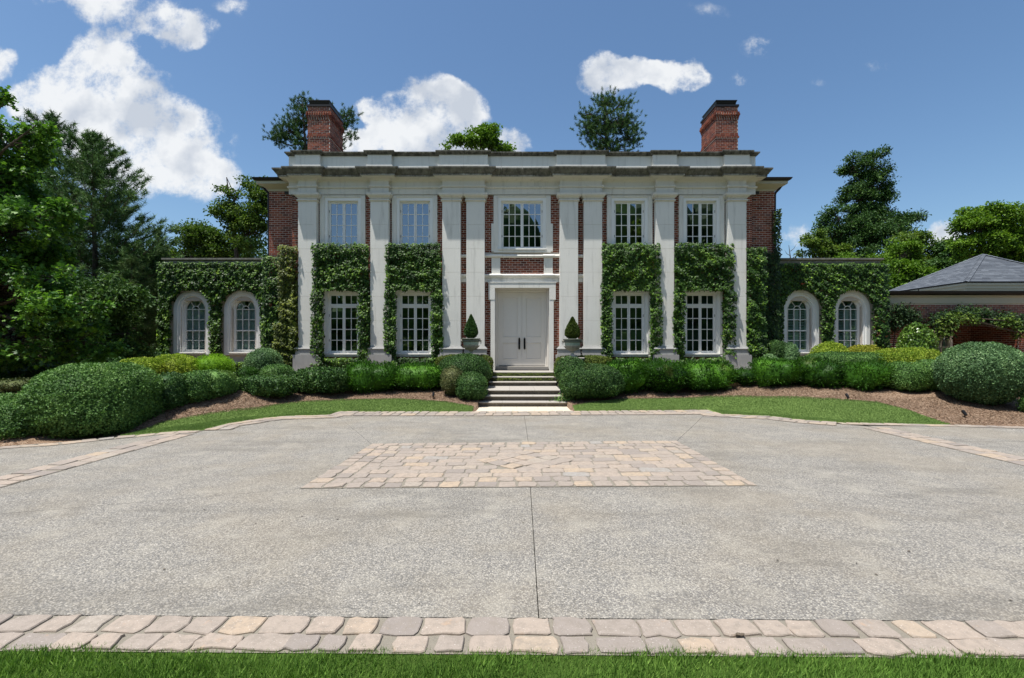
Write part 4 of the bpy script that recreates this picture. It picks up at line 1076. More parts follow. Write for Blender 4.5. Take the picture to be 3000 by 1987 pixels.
for s in (-1, 1):
    pth = [(X(-13.78), 26), (X(-13.78), 18.6), (X(-9.4), 18.6)] if s < 0 else [(X(9.4), 18.6), (X(13.86), 18.6), (X(13.86), 26)]
    mb = MB(); mb.sweep(pth, [(0,4.97),(.02,4.97),(.03,5.01),(.06,5.04),(.07,5.09),(.12,5.12),(.15,5.14),(.15,5.20),(-.3,5.205),(-.3,4.97)]); mb.build('wing_cornice', M['wingc'], house)
    a, b = sorted((X(s*13.7), X(s*9.4))); mb = MB(); mb.box(a, b, 18.7, 26, 5.05, 5.19); mb.build('wing_roof', M['roof'], house)
# roof, eaves, gutters, downpipes
mb = MB(); E = [(X(-9.9),17.56,7.99),(X(9.9),17.56,7.99),(X(9.9),29.4,7.99),(X(-9.9),29.4,7.99),(X(-5),23.4,9.7),(X(5),23.4,9.7)]
mb.add(E, [(0,1,5,4),(1,2,5),(2,3,4,5),(3,0,4)]); mb.build('roof', M['roof'], house)
for s in (-1, 1):
    pth = [(X(-9.5), 29), (X(-9.5), 17.95), (X(-8.47), 17.95)] if s < 0 else [(X(8.47), 17.95), (X(9.5), 17.95), (X(9.5), 29)]
    mb = MB(); mb.sweep(pth, [(0,7.61),(.02,7.61),(.03,7.68),(.29,7.80),(.32,7.80),(.32,7.90),(-.1,7.90)]); mb.build('eaves', M['cream'], house)
    mb = MB(); mb.sweep(pth, [(.30,7.902),(.36,7.905),(.40,7.93),(.43,7.985),(.44,8.0),(.30,8.0)]); mb.build('gutter', M['dark'], house)
    x0 = X(s*9.72); mb = MB(); mb.tube([(x0, 17.9, 7.88), (x0, 17.9, 7.78), (x0-s*.05, 17.93, 7.70), (X(s*9.56), 17.97, 7.58), (X(s*9.54), 18.0, 7.50), (X(s*9.54), 18.02, 5.2)], .045, 8); mb.build('downpipe', M['dark'], house)
    x1 = X(s*8.46); mb = MB(); mb.tube([(x1, 17.86, 7.9), (x1, 17.86, 7.62), (x1-s*.03, 17.87, 7.3)], .05, 8); mb.build('downpipe', M['dark'], house)
# chimneys
def chimney(xa, xb):
    ya, yb, zt = 20.8, 22.35, 12.22
    mb = MB(); mb.box(xa, xb, ya, yb, 7.9, zt); ch = mb.build('chimney', M['mortar'], house)
    L = []
    bands = [(8.4, 10.86, .006), (10.86, 10.94, .045), (10.94, 11.02, .020), (11.02, 11.66, .006), (11.66, 11.75, .030), (11.75, 11.83, .050), (11.83, 11.92, .075), (11.92, 12.0, .060), (12.0, 12.22, .006)]
    for (a, b, pr) in bands:
        e = max(pr-.012, 0); dp = .03+e
        for (ox, oy, ux, uy, u0, u1) in ((0, ya, 1, 0, xa-e, xb+e), (xb, 0, 0, 1, ya-e, yb+e), (xa, 0, 0, -1, -yb-e, -ya+e), (0, yb, -1, 0, -xb-e, -xa+e)):
            if e > .015 and e != .03 and b-a < .1:
                u = u0; k = 0
                nx, ny = uy, -ux
                while u < u1-.05:
                    L.append((ox, oy, ux, uy, nx, ny, u, min(u+.062, u1), a+.006, b-.006, pr, dp)); u += .105; k += 1
            else: brick_face(L, ox, oy, ux, uy, u0, u1, a, b, proud=pr, depth=dp)
    brick_mass('brickwork', L, ch)
    mb = MB(); mb.box(xa-.04, xb+.04, ya-.04, yb+.04, zt, zt+.09); mb.build('collar', M['dark'], ch)
    mb = MB(); z0, z1 = zt+.09, zt+.27
    mb.add([(xa+.08,ya+.08,z0),(xb-.08,ya+.08,z0),(xb-.08,yb-.08,z0),(xa+.08,yb-.08,z0),(xa+.03,ya+.02,z1),(xb-.03,ya+.02,z1),(xb-.03,yb-.02,z1),(xa+.03,yb-.02,z1)], [(0,1,5,4),(1,2,6,5),(2,3,7,6),(3,0,4,7),(4,5,6,7)]); mb.box(xa+.02, xb-.02, ya, yb, z1, z1+.03); mb.build('cowl', M['dark'], ch)
chimney(-8.90, -7.93); chimney(8.87, 9.84)
# front door
mb = MB(); mb.bbox(X(-1.25), X(1.25), YW-.135, YW, 4.102, 4.13, .004); ds = mb.build('door_surround', M['stone'], house)
for s in (-1, 1):
    a, b = sorted((X(s*.99), X(s*1.15))); mb = MB(); mb.bbox(a, b, YW-.11, YW+.2, .9, 3.478, .006); mb.build('jamb_stone', M['stone'], ds)
    a, b = sorted((X(s*.99), X(s*1.225))); mb = MB(); mb.bbox(a, b, YW-.12, YW+.2, 3.48, 3.91, .006); mb.build('jamb_stone', M['stone'], ds)
for (a, b) in ((-1.225,-.62),(-.615,.0),(.005,.615),(.62,1.225)):
    mb = MB(); mb.bbox(X(a), X(b), YW-.12, YW+.2, 3.913, 4.10, .004); mb.build('lintel_stone', M['stone'], ds)
mb = MB(); YD = 17.86
for s in (-1, 1):
    a, b = sorted((X(s*.868), X(s*.929))); mb.bbox(a, b, YD-.05, YD+.1, .96, 3.80, .01); a, b = sorted((X(s*.93), X(s*.989))); mb.box(a, b, YD-.13, YD+.1, .96, 3.891); a, b = sorted((X(s*.975), X(s*.989))); mb.box(a, b, YW+.05, YD-.13, .96, 3.86)
mb.bbox(X(-.93), X(.93), YD-.048, YD+.1, 3.802, 3.89, .01); mb.box(X(-.989), X(.989), YW+.05, YD-.03, 3.892, 3.909)
mb.build('door_frame', M['door'], house)
mb = MB(); mb.bbox(X(-.985), X(.985), YD-.16, YD+.1, .902, 1.04, .01); mb.build('threshold', M['step'], house)
for s in (-1, 1):
    a, b = sorted((X(s*.006), X(s*.866))); mb = MB(); z0, z1 = 1.065, 3.797
    st = .145; P = [(a+st, b-st, z0+.24, z0+.86), (a+st, b-st, z0+1.05, z1-.2)]
    wall_holes(mb, a, b, z0, z1, YD, YD+.05, P)
    for (p, q, c, d) in P:
        mb.box(p, q, YD+.018, YD+.05, c, d)
        mb.bbox(p, q, YD-.010, YD+.02, c, c+.022, .008); mb.bbox(p, q, YD-.010, YD+.02, d-.022, d, .008); mb.bbox(p, p+.022, YD-.0105, YD+.02, c+.022, d-.022, .008); mb.bbox(q-.022, q, YD-.0105, YD+.02, c+.022, d-.022, .008)
    dr = mb.build('door', M['door'], house)
    xh = X(s*.098); hb = MB()
    hb.add([(xh-.034, YD-.05, 1.70), (xh, YD-.05, 1.655), (xh+.034, YD-.05, 1.70), (xh+.034, YD-.05, 2.07), (xh, YD-.05, 2.115), (xh-.034, YD-.05, 2.07), (xh-.034, YD-.03, 1.70), (xh, YD-.03, 1.655), (xh+.034, YD-.03, 1.70), (xh+.034, YD-.03, 2.07), (xh, YD-.03, 2.115), (xh-.034, YD-.03, 2.07)],
           [(0,1,2,3,4,5),(11,10,9,8,7,6)] + [(i, i+6, (i+1) % 6+6, (i+1) % 6) for i in range(6)])
    for zz in (1.76, 2.01): hb.tube([(xh, YD-.03, zz), (xh, YD, zz)], .012, 8)
    hb.build('handle', M['black'], dr)
mb = MB(); mb.bbox(X(-.005), X(.005), YD-.012, YD+.02, 1.065, 3.797, .002); mb.build('astragal', M['door'], house)

# ------------------------------------------------------------------ front steps, landing, apron
steps = thing('front_steps', 'pale stone front steps with rounded treads and ivy-clad upper risers', 'steps', (.32, 14.0, 0))
ST = [(14.03, 14.33, 0, .155, -1.0, 1.64), (14.33, 14.65, .155, .305, -.90, 1.50), (14.65, 16.0, .305, .455, -.84, 1.49), (16.0, 16.3, .455, .60, -.78, 1.50), (16.3, 16.6, .60, .75, -.76, 1.48), (16.6, 17.75, .75, .90, -.76, 1.50)]
for k, (y0, y1, z0, z1, xa, xb) in enumerate(ST):
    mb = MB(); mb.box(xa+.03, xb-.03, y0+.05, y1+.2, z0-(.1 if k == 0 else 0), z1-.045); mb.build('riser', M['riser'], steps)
    n = 3 if k else 4; off = [0] + sorted(((i+1)/n + rs.uniform(-.05, .05)) for i in range(n-1)) + [1]
    for a, b in zip(off, off[1:]):
        p, q = xa+(xb-xa)*a, xa+(xb-xa)*b; mb = MB(); yy = y1+.04
        pr = [(y0+.02, z1-.045), (y0, z1-.038), (y0-.008, z1-.023), (y0, z1-.009), (y0+.018, z1), (yy, z1), (yy, z1-.045)]
        mb.add([(p+.002, y, z) for y, z in pr] + [(q-.002, y, z) for y, z in pr], [tuple(range(7)), tuple(range(13, 6, -1))] + [(i, 7+i, 7+(i+1) % 7, (i+1) % 7) for i in range(7)]); mb.r = [rs.random()]*len(mb.f)
        mb.build('tread', M['step'], steps)
ap = None
mb = MB(); mb.box(-1.03, 1.68, 12.98, 14.06, -.035, .006); ap = mb.build('stone_apron', M['joint'], kind='structure')
xr = [-1.02, -.45, .02, .62, 1.12, 1.67]; 
for r_, (a, b) in enumerate(((13.0, 13.42), (13.425, 14.06))):
    for i in range(5):
        sh_ = .12*r_; p = xr[i] + (sh_ if i else 0); q = xr[i+1] + (sh_ if i < 4 else 0); mb = MB(); mb.box(p+.003, q-.003, a, b-.004, 0, .014, r=0); mb.build('paving_slab', M['slab'], ap)

# ------------------------------------------------------------------ side building on the right
ga = thing('garage', 'low brick side building with grey hipped roof and dark gutter', 'garage', (17, 19, .6))
GY = 19.2; gx0, gx1 = 15.15, 30.0
hb_ = (17.72, 20.35, .5, 2.86); hw_ = (16.98, 17.66, .9, 2.6)
mb = MB(); wall_holes(mb, gx0, gx1, .3, 3.50, GY, GY+.3, [hb_, hw_]); mb.box(gx0, gx0+.3, GY+.3, 27, .3, 3.5)
mb.box(17.42, 20.65, 21.2, 21.4, .3, 3.4); mb.box(17.42, 17.72, GY+.3, 21.2, .3, 3.4); mb.box(20.35, 20.65, GY+.3, 21.2, .3, 3.4); mb.box(17.42, 20.65, GY+.3, 21.2, 3.0, 3.1); mb.box(16.6, 17.42, 20.2, 20.3, .3, 3.0)
mb.build('wall', M['mortar'], ga)
L = []; brick_face(L, 0, GY, 1, 0, gx0, 23.0, .6, 3.49, [hb_, hw_, (17.66, 17.72, 0, 2.86)]); rest = brick_singles(L, ga, 296, lambda b: -b[8] + 2*max(0, (b[6]-21)))
brick_face(rest, 0, 21.2, 1, 0, 17.72, 20.35, .6, 3.0); brick_face(rest, 20.35, 0, 0, -1, -21.2, -GY, .6, 3.0); brick_face(rest, 17.72, 0, 0, 1, GY, 21.2, .6, 3.0); brick_face(rest, gx0, 0, 0, -1, -22, -GY, .6, 3.4)
brick_mass('brickwork', rest, ga)
pth = [(gx0, 27), (gx0, GY), (gx1, GY)]
mb = MB(); mb.sweep(pth, [(0,3.49),(.03,3.49),(.04,3.52),(.05,3.74),(.10,3.80),(.10,3.83),(-.2,3.83),(-.2,3.49)]); mb.build('frieze_board', M['cream'], ga)
mb = MB(); mb.sweep(pth, [(.10,3.84),(.17,3.84),(.22,3.88),(.24,3.97),(.24,3.99),(.05,3.99),(.05,3.84)]); mb.build('gutter', M['dark'], ga)
mb = MB(); mb.add([(gx0-.2,GY-.2,3.985),(gx1,GY-.2,3.985),(gx1,27,4.1),(gx0-.2,27,4.1)], [(0,1,2,3)]); mb.build('flat_roof', M['roof'], ga)
ux0, ux1, uy0, uy1 = 19.0, 24.6, 20.0, 24.3
mb = MB(); mb.sweep([(ux0+.1, uy1-.1), (ux0+.1, uy0+.1), (ux1-.1, uy0+.1), (ux1-.1, uy1-.1)], [(0,3.98),(0,4.20),(.05,4.22),(.05,4.32),(.11,4.36),(.11,4.44),(-.2,4.44),(-.2,3.98)], closed=False); mb.build('upper_frieze', M['cream'], ga)
mb = MB(); mb.sweep([(ux0, uy1), (ux0, uy0), (ux1, uy0), (ux1, uy1)], [(-.1,4.445),(.03,4.45),(.05,4.50),(-.1,4.51)]); mb.build('eaves_edge', M['dark'], ga)
apx = (21.75, 22.05, 6.02); cn = [(ux0-.05,uy0-.05,4.49),(ux1+.05,uy0-.05,4.49),(ux1+.05,uy1+.05,4.49),(ux0-.05,uy1+.05,4.49)]
mb = MB(); mb.add([(c[0], c[1], c[2]-.02) for c in cn] + [(apx[0], apx[1], apx[2]-.03)], [(0,1,4),(1,2,4),(2,3,4),(3,0,4)]); rf = mb.build('hipped_roof', M['roof'], ga)
sb = MB()
for k in range(4):
    a, b = Vector(cn[k]), Vector(cn[(k+1) % 4]); P_ = Vector(apx); n_ = (b-a).cross(P_-a).normalized(); NC = 20
    for i in range(NC):
        t0, t1 = i/NC, min((i+1.15)/NC, 1); p0, q0, p1, q1 = a.lerp(P_, t0), b.lerp(P_, t0), a.lerp(P_, t1), b.lerp(P_, t1)
        L_ = (q0-p0).length; nt = max(1, int(L_/.30)); ed_ = [0] + [(j + rs.uniform(-.25, .25) + (.5 if i % 2 else 0))/nt for j in range(1, nt)] + [1]
        ed_ = [min(max(e, 0), 1) for e in ed_]
        for e0, e1 in zip(ed_, ed_[1:]):
            if e1 <= e0: continue
            th_ = .014 + rs.uniform(0, .006); lo1, lo2 = p0.lerp(q0, e0), p0.lerp(q0, e1); u1_, u2_ = p1.lerp(q1, e0), p1.lerp(q1, e1)
            sb.add([lo1 + n_*th_, lo2 + n_*th_, u2_ + n_*.002, u1_ + n_*.002, lo1 - n_*.005, lo2 - n_*.005], [(0,1,2,3),(4,5,1,0)], rs.random())
o = sb.build('shingles', M['shingle'], rf, kind='stuff')
hp = MB()
for k in range(4):
    a = Vector(cn[k]) + Vector((0, 0, .02)); P_ = Vector(apx) + Vector((0, 0, .03)); d = (P_-a); 
    side = Vector((-d.y, d.x, 0)).normalized(); NS = 22
    for i in range(NS):
        s0, s1 = a + d*(i/NS), a + d*((i+1.2)/NS if i < NS-1 else 1); w = .11; dn = Vector((0, 0, -.045))
        hp.add([s0+side*w+dn+Vector((0,0,.012)), s0+Vector((0,0,.022)), s0-side*w+dn+Vector((0,0,.012)), s1+side*w+dn, s1+Vector((0,0,.004)), s1-side*w+dn], [(0,1,4,3),(1,2,5,4)], rs.random())
hp.build('hip_shingles', M['shingle'], rf, kind='stuff')
mb = MB(); mb.tube([(19.02, 22.3, 4.44), (19.0, 22.3, 4.0)], .04, 8); mb.build('vent_pipe', M['dark'], ga)
# its window
mb = MB(); a, b = hw_[0], hw_[1]; z0, z1 = hw_[2], hw_[3]
mb.bbox(a, a+.06, GY-.01, GY+.14, z0, z1); mb.bbox(b-.06, b, GY-.01, GY+.14, z0, z1); mb.bbox(a+.06, b-.06, GY-.009, GY+.14, z1-.06, z1); mb.bbox(a+.06, b-.06, GY-.03, GY+.14, z0, z0+.06)
gw = mb.build('window', M['cream'], ga); mb = MB(); mb.box((a+b)/2-.015, (a+b)/2+.015, GY+.06, GY+.09, z0+.06, z1-.06)
for j in range(1, 4): zz = z0+.06+(z1-z0-.12)*j/4; mb.box(a+.06, b-.06, GY+.062, GY+.088, zz-.013, zz+.013)
mb.build('glazing_bars', M['cream'], gw); pane(gw, (a+b)/2, GY+.1, (z0+z1)/2, b-a-.1, z1-z0-.1)

# ------------------------------------------------------------------ urns, topiary, pedestals, lights
def urn(x, y, z, label, tlabel, th, tr):
    u = thing('garden_urn', label, 'urn', (x, y, z), 'verdigris urns flanking the front door')
    mb = MB(); mb.box(x-.15, x+.15, y-.15, y+.15, z, z+.03); mb.lathe([(.0,.03),(.135,.03),(.135,.05),(.11,.07),(.065,.10),(.048,.14),(.05,.175),(.075,.19),(.075,.205),(.055,.215)], (x, y, z)); mb.build('foot', M['urn'], u, True)
    mb = MB(); mb.lathe([(.05,.21),(.10,.225),(.17,.27),(.225,.33),(.245,.375),(.247,.395)], (x, y, z), 32)
    for k in range(14):   # acanthus leaves that clasp the bowl
        a = 2*math.pi*k/14; pts = []
        for (r_, zz, w) in ((.085,.222,.018),(.155,.255,.030),(.215,.305,.036),(.255,.355,.028),(.285,.385,.012)): pts.append((r_+.012, zz, w))
        V = []
        for (r_, zz, w) in pts:
            for sgn in (-1, 0, 1): aa = a + sgn*w/max(r_, .05)*1.0; rr = r_ + (.012 if sgn == 0 else -.006); V.append((x+rr*math.cos(aa), y+rr*math.sin(aa), z+zz))
        mb.add(V, [(i*3+j, i*3+j+1, i*3+j+4, i*3+j+3) for i in range(4) for j in range(2)])
    mb.build('bowl', M['urn'], u, True)
    mb = MB(); mb.lathe([(.247,.397),(.255,.40),(.258,.45),(.262,.495),(.268,.50)], (x, y, z), 32); mb.build('body_band', M['verd'], u, True)
    mb = MB(); mb.lathe([(.268,.50),(.285,.515),(.285,.555),(.275,.57),(.285,.585),(.305,.595),(.318,.61),(.312,.625),(.29,.628),(.27,.615),(.25,.57),(.0,.56)], (x, y, z), 32)
    for k in range(36): a = 2*math.pi*k/36; mb.lathe([(0,-.014),(.012,-.004),(.012,.004),(0,.014)], (x+.31*math.cos(a), y+.31*math.sin(a), z+.612), 5)
    mb.build('rim', M['rim'], u, True)
    for s in (-1, 1):
        mb = MB(); cx_ = x+s*.295; mb.tube([(cx_, y, z+.585), (cx_+s*.04, y, z+.575), (cx_+s*.055, y, z+.54), (cx_+s*.04, y, z+.505), (cx_-s*.005, y, z+.50)], .015, 8)
        mb.lathe([(0,-.03),(.028,-.015),(.034,.005),(.02,.028),(0,.034)], (cx_+s*.012, y-.01, z+.545), 8); mb.tube([(cx_+s*.045, y, z+.51), (cx_+s*.06, y, z+.47), (cx_+s*.035, y, z+.44), (cx_+s*.015, y, z+.475)], .008, 6); mb.build('handle', M['urn'], u, True)
    # clipped cone of box
    rg = np.random.default_rng(int(abs(x)*100)); t = thing('topiary', tlabel, 'topiary', (x, y, z+.57), 'clipped box cones in the urns')
    hz = np.array([0,.06,.16,.30,.45,.62,.78,.90,1.0]); pr = np.array([.35,.72,.97,1.0,.88,.64,.38,.18,.03])*tr
    n = 9000; h = rg.random(n)**.85; R_ = np.interp(h, hz, pr); a = rg.uniform(0, 6.283, n); k = rg.random(n) < (R_/tr*.9+.1); h, R_, a = h[k], R_[k], a[k]; n = len(h)
    out = np.column_stack([np.cos(a), np.sin(a), .35+0*a]); rr = R_*(1-.22*rg.random(n)**1.5)*(1+.05*wav(np.column_stack([a*2, h*3, 0*a]), 3, 2))
    pos = np.column_stack([x+rr*np.cos(a), y+rr*np.sin(a), z+.63+h*th])
    leaves('foliage', pos, out*.6+rg.normal(size=(n, 3))*.6+np.array([0,0,.4]), out+rg.normal(size=(n, 3))*.5, rg.uniform(.022, .042, n), 'round', G['boxd'] if x < 0 else G['boxt'], t)
    mb = MB(); mb.lathe([(r_*.84, z+.63-z+h_*th-.02) for r_, h_ in zip(pr, hz)], (x, y, z), 20); mb.build('inner_twigs', G['boxd'], t)
    mb = MB(); mb.tube([(x, y, z+.52), (x, y, z+.8)], .02, 6); mb.build('stem', M['bark'], t)
G['boxt'] = m_leaf('olive_boxwood_leaf', [(0,(.028,.052,.010)),(.5,(.075,.110,.018)),(1,(.16,.19,.035))], .40, .18, .45)
urn(-1.39, 16.2, 1.43, 'weathered verdigris urn left of the front door', 'narrow clipped box cone in the left urn', .80, .225)
urn(2.05, 16.2, 1.41, 'weathered verdigris urn right of the front door', 'wider clipped box cone in the right urn', .74, .25)
for (x, w, lb) in ((-1.39, .36, 'left'), (2.05, .36, 'right')):
    p = thing('stone_pedestal', 'stone pedestal under the %s urn, mostly hidden by box hedge' % lb, 'pedestal', (x, 16.2, .5))
    mb = MB(); mb.bbox(x-w+.04, x+w-.04, 15.88, 16.52, .3, 1.36, .01); mb.build('shaft', M['plinth'], p); mb = MB(); mb.bbox(x-w, x+w, 15.84, 16.56, 1.362, 1.415, .012); mb.build('cap', M['step'], p)
for (x0, x1, lb) in ((-1.10, -.80, 'left'), (1.54, 1.86, 'right')):
    p = thing('cheek_wall', 'low stone cheek wall %s of the upper steps, overgrown with creeper' % lb, 'wall', ((x0+x1)/2, 16, .3))
    mb = MB(); mb.box(x0+.03, x1-.03, 15.7, 17.3, .2, 1.19); mb.build('wall_block', M['plinth'], p); mb = MB(); mb.bbox(x0, x1, 15.66, 17.3, 1.192, 1.235, .01); mb.build('coping', M['step'], p)
def spot(px, py, label):
    x, y = gp(px, py); z = float(ground_z(x, y)); t = thing('spotlight', label, 'garden light', (x, y, z), 'black garden spotlights in the mulch')
    mb = MB(); mb.tube([(x, y, z-.05), (x, y, z+.07)], .012, 6); mb.build('stake', M['black'], t); mb = MB(); mb.tube([(x, y-.035, z+.06), (x, y+.03, z+.13), (x, y+.055, z+.16)], [.03, .038, .032], 10); mb.build('lamp_head', M['black'], t)
spot(1003, 921, 'small black spotlight in the mulch left of the steps'); spot(1961, 925, 'small black spotlight at the edge of the right lawn'); spot(2232, 966, 'small black spotlight in mulch beside the round bush')
tb_ = MB(); x, y = gp(1720, 897); tb_.bbox(x-.42, x+.42, y+.25, y+.6, .2, .66, .01); tag(tb_.build('stone_block', M['tan']), 'tan stone block half hidden under the right hedge', 'block')
# fallen pine cone on the near stones
cx, cy = flat(1713, 1478); mb = MB()
for k in range(9): mb.lathe([(0,-.002),(.010+.006*math.sin(k*.35+.3),.0),(.0,.005)], (cx+.0045*(k-4), cy, .030+.003*math.sin(k)), 7)
tag(mb.build('pine_cone', M['bark']), 'small dark pine cone lying on the near stone border', 'pine cone')

# ------------------------------------------------------------------ ivy and creepers
def win_ivy(c, seed, label, mt, hw=.985, top=5.50, skew=(0, 0)):
    a, b = X(c-hw+skew[0]), X(c+hw+skew[1])
    ivy('ivy', label, [(a, b, 3.82, top), (a-.05, a+.33, .85, 3.82), (b-.33, b+.06, .95, 3.82), (a+.3, b-.3, .72, 1.36)], [], YW, .44, mt, seed=seed, group='ivy framing the ground floor windows')
win_ivy(-6.56, 1, 'ivy round the lower window farthest left between the pilasters', G['ivy'])
win_ivy(-3.93, 2, 'ivy round the lower window just left of the door pilasters', G['ivy'], .985)
win_ivy(3.93, 3, 'ivy round the lower window just right of the door pilasters', G['ivy'], 1.03)
win_ivy(6.56, 4, 'ivy round the lower window farthest right with thin reddening leg', G['ivy'], 1.05)
ivy('ivy', 'narrow olive green ivy column between left wing and first pilaster', [(X(-8.78), X(-8.14), 1.2, 5.42), (X(-8.95), X(-8.10), .7, 2.6)], [], YW, .42, G['ivy2'], seed=5)
ivy('ivy', 'bright ivy column beside the outermost right pilaster', [(X(8.12), X(8.78), .7, 5.36), (X(8.2), X(8.95), .7, 1.9)], [], YW, .42, G['ivy'], seed=6)
ivy('ivy', 'dark ivy on the recessed corner next to the right wing', [(X(8.75), X(9.56), .7, 5.30), (X(9.40), X(9.60), 5.0, 6.9)], [], 17.95, .30, G['ivyd'], seed=7)
AH = lambda s, r=.765: [('arch', X(s*12.79), r, 3.235, 1.2), ('arch', X(s*10.82), r, 3.235, 1.2)]
ivy('ivy', 'dark ivy in the recessed corner between left wing and olive column', [(X(-9.62), X(-8.62), .7, 5.12)], [], 17.95, .34, G['ivy'], seed=77)
ivy('ivy', 'ivy covering the left wing around its two arched windows', [(X(-13.98), X(-9.2), .6, 5.02)], AH(-1), 18.6, .34, G['ivy'], seed=8, dens=1200, size=.092)
ivy('ivy', 'ivy covering the right wing around its two arched windows', [(X(9.5), X(14.12), .6, 4.98)], AH(1), 18.6, .34, G['ivy'], seed=9, dens=1200, size=.092)
for (x0, x1, y, z0, z1, lb) in ((-.70, 1.44, 16.33, .60, .71, 'lower'), (-.68, 1.44, 16.63, .75, .86, 'upper')):
    ivy('creeping_fig', 'creeping fig on the %s green riser below the front door' % lb, [(x0, x1, z0, z1)], [], y, .07, G['creep'], dens=2600, size=.035, seed=int(z0*10), droop=.2, edge=.012, stems=False)
ivy('creeping_fig', 'creeping fig on the cheek wall left of the steps', [(-1.12, -.78, .5, 1.2)], [], 15.7, .12, G['creep'], dens=1600, size=.05, seed=20, edge=.02)
ivy('creeping_fig', 'creeping fig on the cheek wall right of the steps', [(1.50, 1.88, .5, 1.2)], [], 15.7, .12, G['creep'], dens=1600, size=.05, seed=21, edge=.02)
# garage creepers
def cloudvine(name, label, lst, Y, mt, n, per, leaf, seed, shape='leaf'):
    rg = np.random.default_rng(seed); bl = pxb(Y, lst); t = thing(name, label, 'climbing plant', (bl[0][0], Y, .6)); tg, bi = crown_points(bl, n, rg, .3)
    ce = np.repeat(tg, per, 0); N = len(ce); off = rg.normal(size=(N, 3))*.09
    leaves('foliage', ce+off, off*3+np.array([0, -.3, -.5])+rg.normal(size=(N, 3))*.5, rg.normal(size=(N, 3))*.5+np.array([0, -.5, .8]), leaf*rg.uniform(.6, 1.2, N), shape, mt, t, kind='stuff')
    mb = MB(); pts = sorted([b[:3] for b in bl]); mb.tube([(bl[0][0]-.2, Y+.05, .6)] + pts, .02, 6)
    for k in range(0, n, 12): q = tg[k]; b = pts[rg.integers(len(pts))]; mb.tube([b, tuple((np.array(b)+q)/2 + (0, 0, .05)), tuple(q)], [.010, .008, .004], 4)
    mb.build('stem', M['bark'], t); return t
cloudvine('wisteria', 'leafy vine garland arching over the brick recess of the side building', [(2162,748,16,14),(2180,738,20,18),(2185,762,17,14),(2210,728,24,12),(2240,722,24,12),(2275,728,26,12),(2310,736,26,13),(2345,744,24,15),(2368,765,16,16)], 18.85, G['vine'], 270, 15, .11, 3)
cloudvine('wisteria', 'pale outer sprays of the vine hanging beside the recess', [(2185,755,16,26),(2205,738,18,14),(2330,742,22,12),(2360,770,12,20),(2245,735,20,9)], 18.45, G['maple'], 90, 12, .11, 4)
cloudvine('creeper', 'dark creeper patch on garage wall beside the ivy-covered wing', [(2075,722,22,18),(2100,728,20,18),(2072,745,20,18),(2115,738,12,10)], 18.95, G['vine'], 110, 14, .11, 5)

# ------------------------------------------------------------------ shrubs
B = bush_px
B('boxwood', 'huge dark green oval boxwood at the left end of the lawn', 'bush', 66, 376, 841, 10.15, 1.15, G['box'], z0=.0, n=2.6, leaf=.037, dens=3595, lump=.045, seed=1, flatb=1.5, rotz=.0)
bush('boxwood', 'low rounded boxwood cut by the left picture edge', 'bush', (-10.15, 9.5, 0), (1.1, .9, .82), G['box'], leaf=.035, dens=3600, n=2.5, seed=2, flatb=1)
B('boxwood', 'clipped mound behind the huge oval boxwood, first of the receding row', 'bush', 340, 442, 861, 11.4, .8, G['boxd'], n=2.6, leaf=.035, dens=2974, seed=3, flatb=1.5, group='receding row of clipped mounds')
B('boxwood', 'clipped mound in the middle of the receding row', 'bush', 405, 505, 855, 12.0, .75, G['box'], n=2.6, leaf=.035, dens=2974, seed=4, flatb=1.5, group='receding row of clipped mounds')
B('boxwood', 'clipped mound at the house end of the receding row', 'bush', 455, 553, 853, 12.6, .8, G['box'], n=2.6, leaf=.035, dens=2974, seed=5, flatb=1.5, group='receding row of clipped mounds')
B('spirea', 'yellow-green spirea mass below the first arched window', 'shrub', 262, 400, 824, 12.9, .7, G['gold'], leaf=.045, dens=2200, lump=.08, spiky=.4, seed=6)
B('spirea', 'golden spirea below the left wing, in front of the ivy', 'shrub', 345, 475, 818, 13.6, .8, G['gold'], leaf=.045, dens=2200, lump=.08, spiky=.4, seed=7)
B('spirea', 'vivid lime green feathery shrub below the second arched window', 'shrub', 440, 546, 815, 14.2, .7, G['lime'], leaf=.05, dens=2300, lump=.09, spiky=.8, shape='lance', seed=8)
B('boxwood', 'tall bluish boxwood dome at the corner of the left wing', 'bush', 562, 660, 806, 16.3, .8, G['boxb'], leaf=.035, dens=2775, n=2.2, seed=9)
B('boxwood', 'small bright green dome left of the first pilaster', 'bush', 543, 603, 849, 14.9, .5, G['laurel'], leaf=.035, dens=3091, seed=10)
B('boxwood', 'clipped dome in front of the first pilaster plinth', 'bush', 602, 682, 843, 15.1, .6, G['box'], leaf=.035, dens=2775, seed=11)
B('hedge', 'low square-cut hedge at the left end of the front planting', 'hedge', 545, 688, 869, 13.5, .45, G['boxd'], leaf=.045, dens=2300, n=4.0, lump=.04, seed=12)
B('hedge', 'glossy hedge below the outer left window', 'hedge', 676, 812, 851, 14.5, .62, G['boxd'], leaf=.060, dens=1700, n=3.6, lump=.06, shape='leaf', spiky=.3, seed=13, lk=4)
B('laurel', 'bright glossy laurel shrub below the second left window', 'hedge', 800, 925, 838, 15.0, .66, G['laurel'], leaf=.085, dens=1200, n=3.0, lump=.08, shape='lance', spiky=.9, up=.8, seed=14, lk=4)
B('laurel', 'bright glossy laurel shrub next to the mounds left of the steps', 'hedge', 905, 1030, 842, 15.2, .66, G['laurel'], leaf=.08, dens=1200, n=3.0, lump=.08, shape='lance', spiky=.9, up=.8, seed=15, lk=4)
B('boxwood', 'large dark boxwood dome beside the upper steps on the left', 'bush', 1012, 1138, 817, 15.5, .78, G['boxd'], leaf=.035, dens=3172, n=2.3, seed=16)
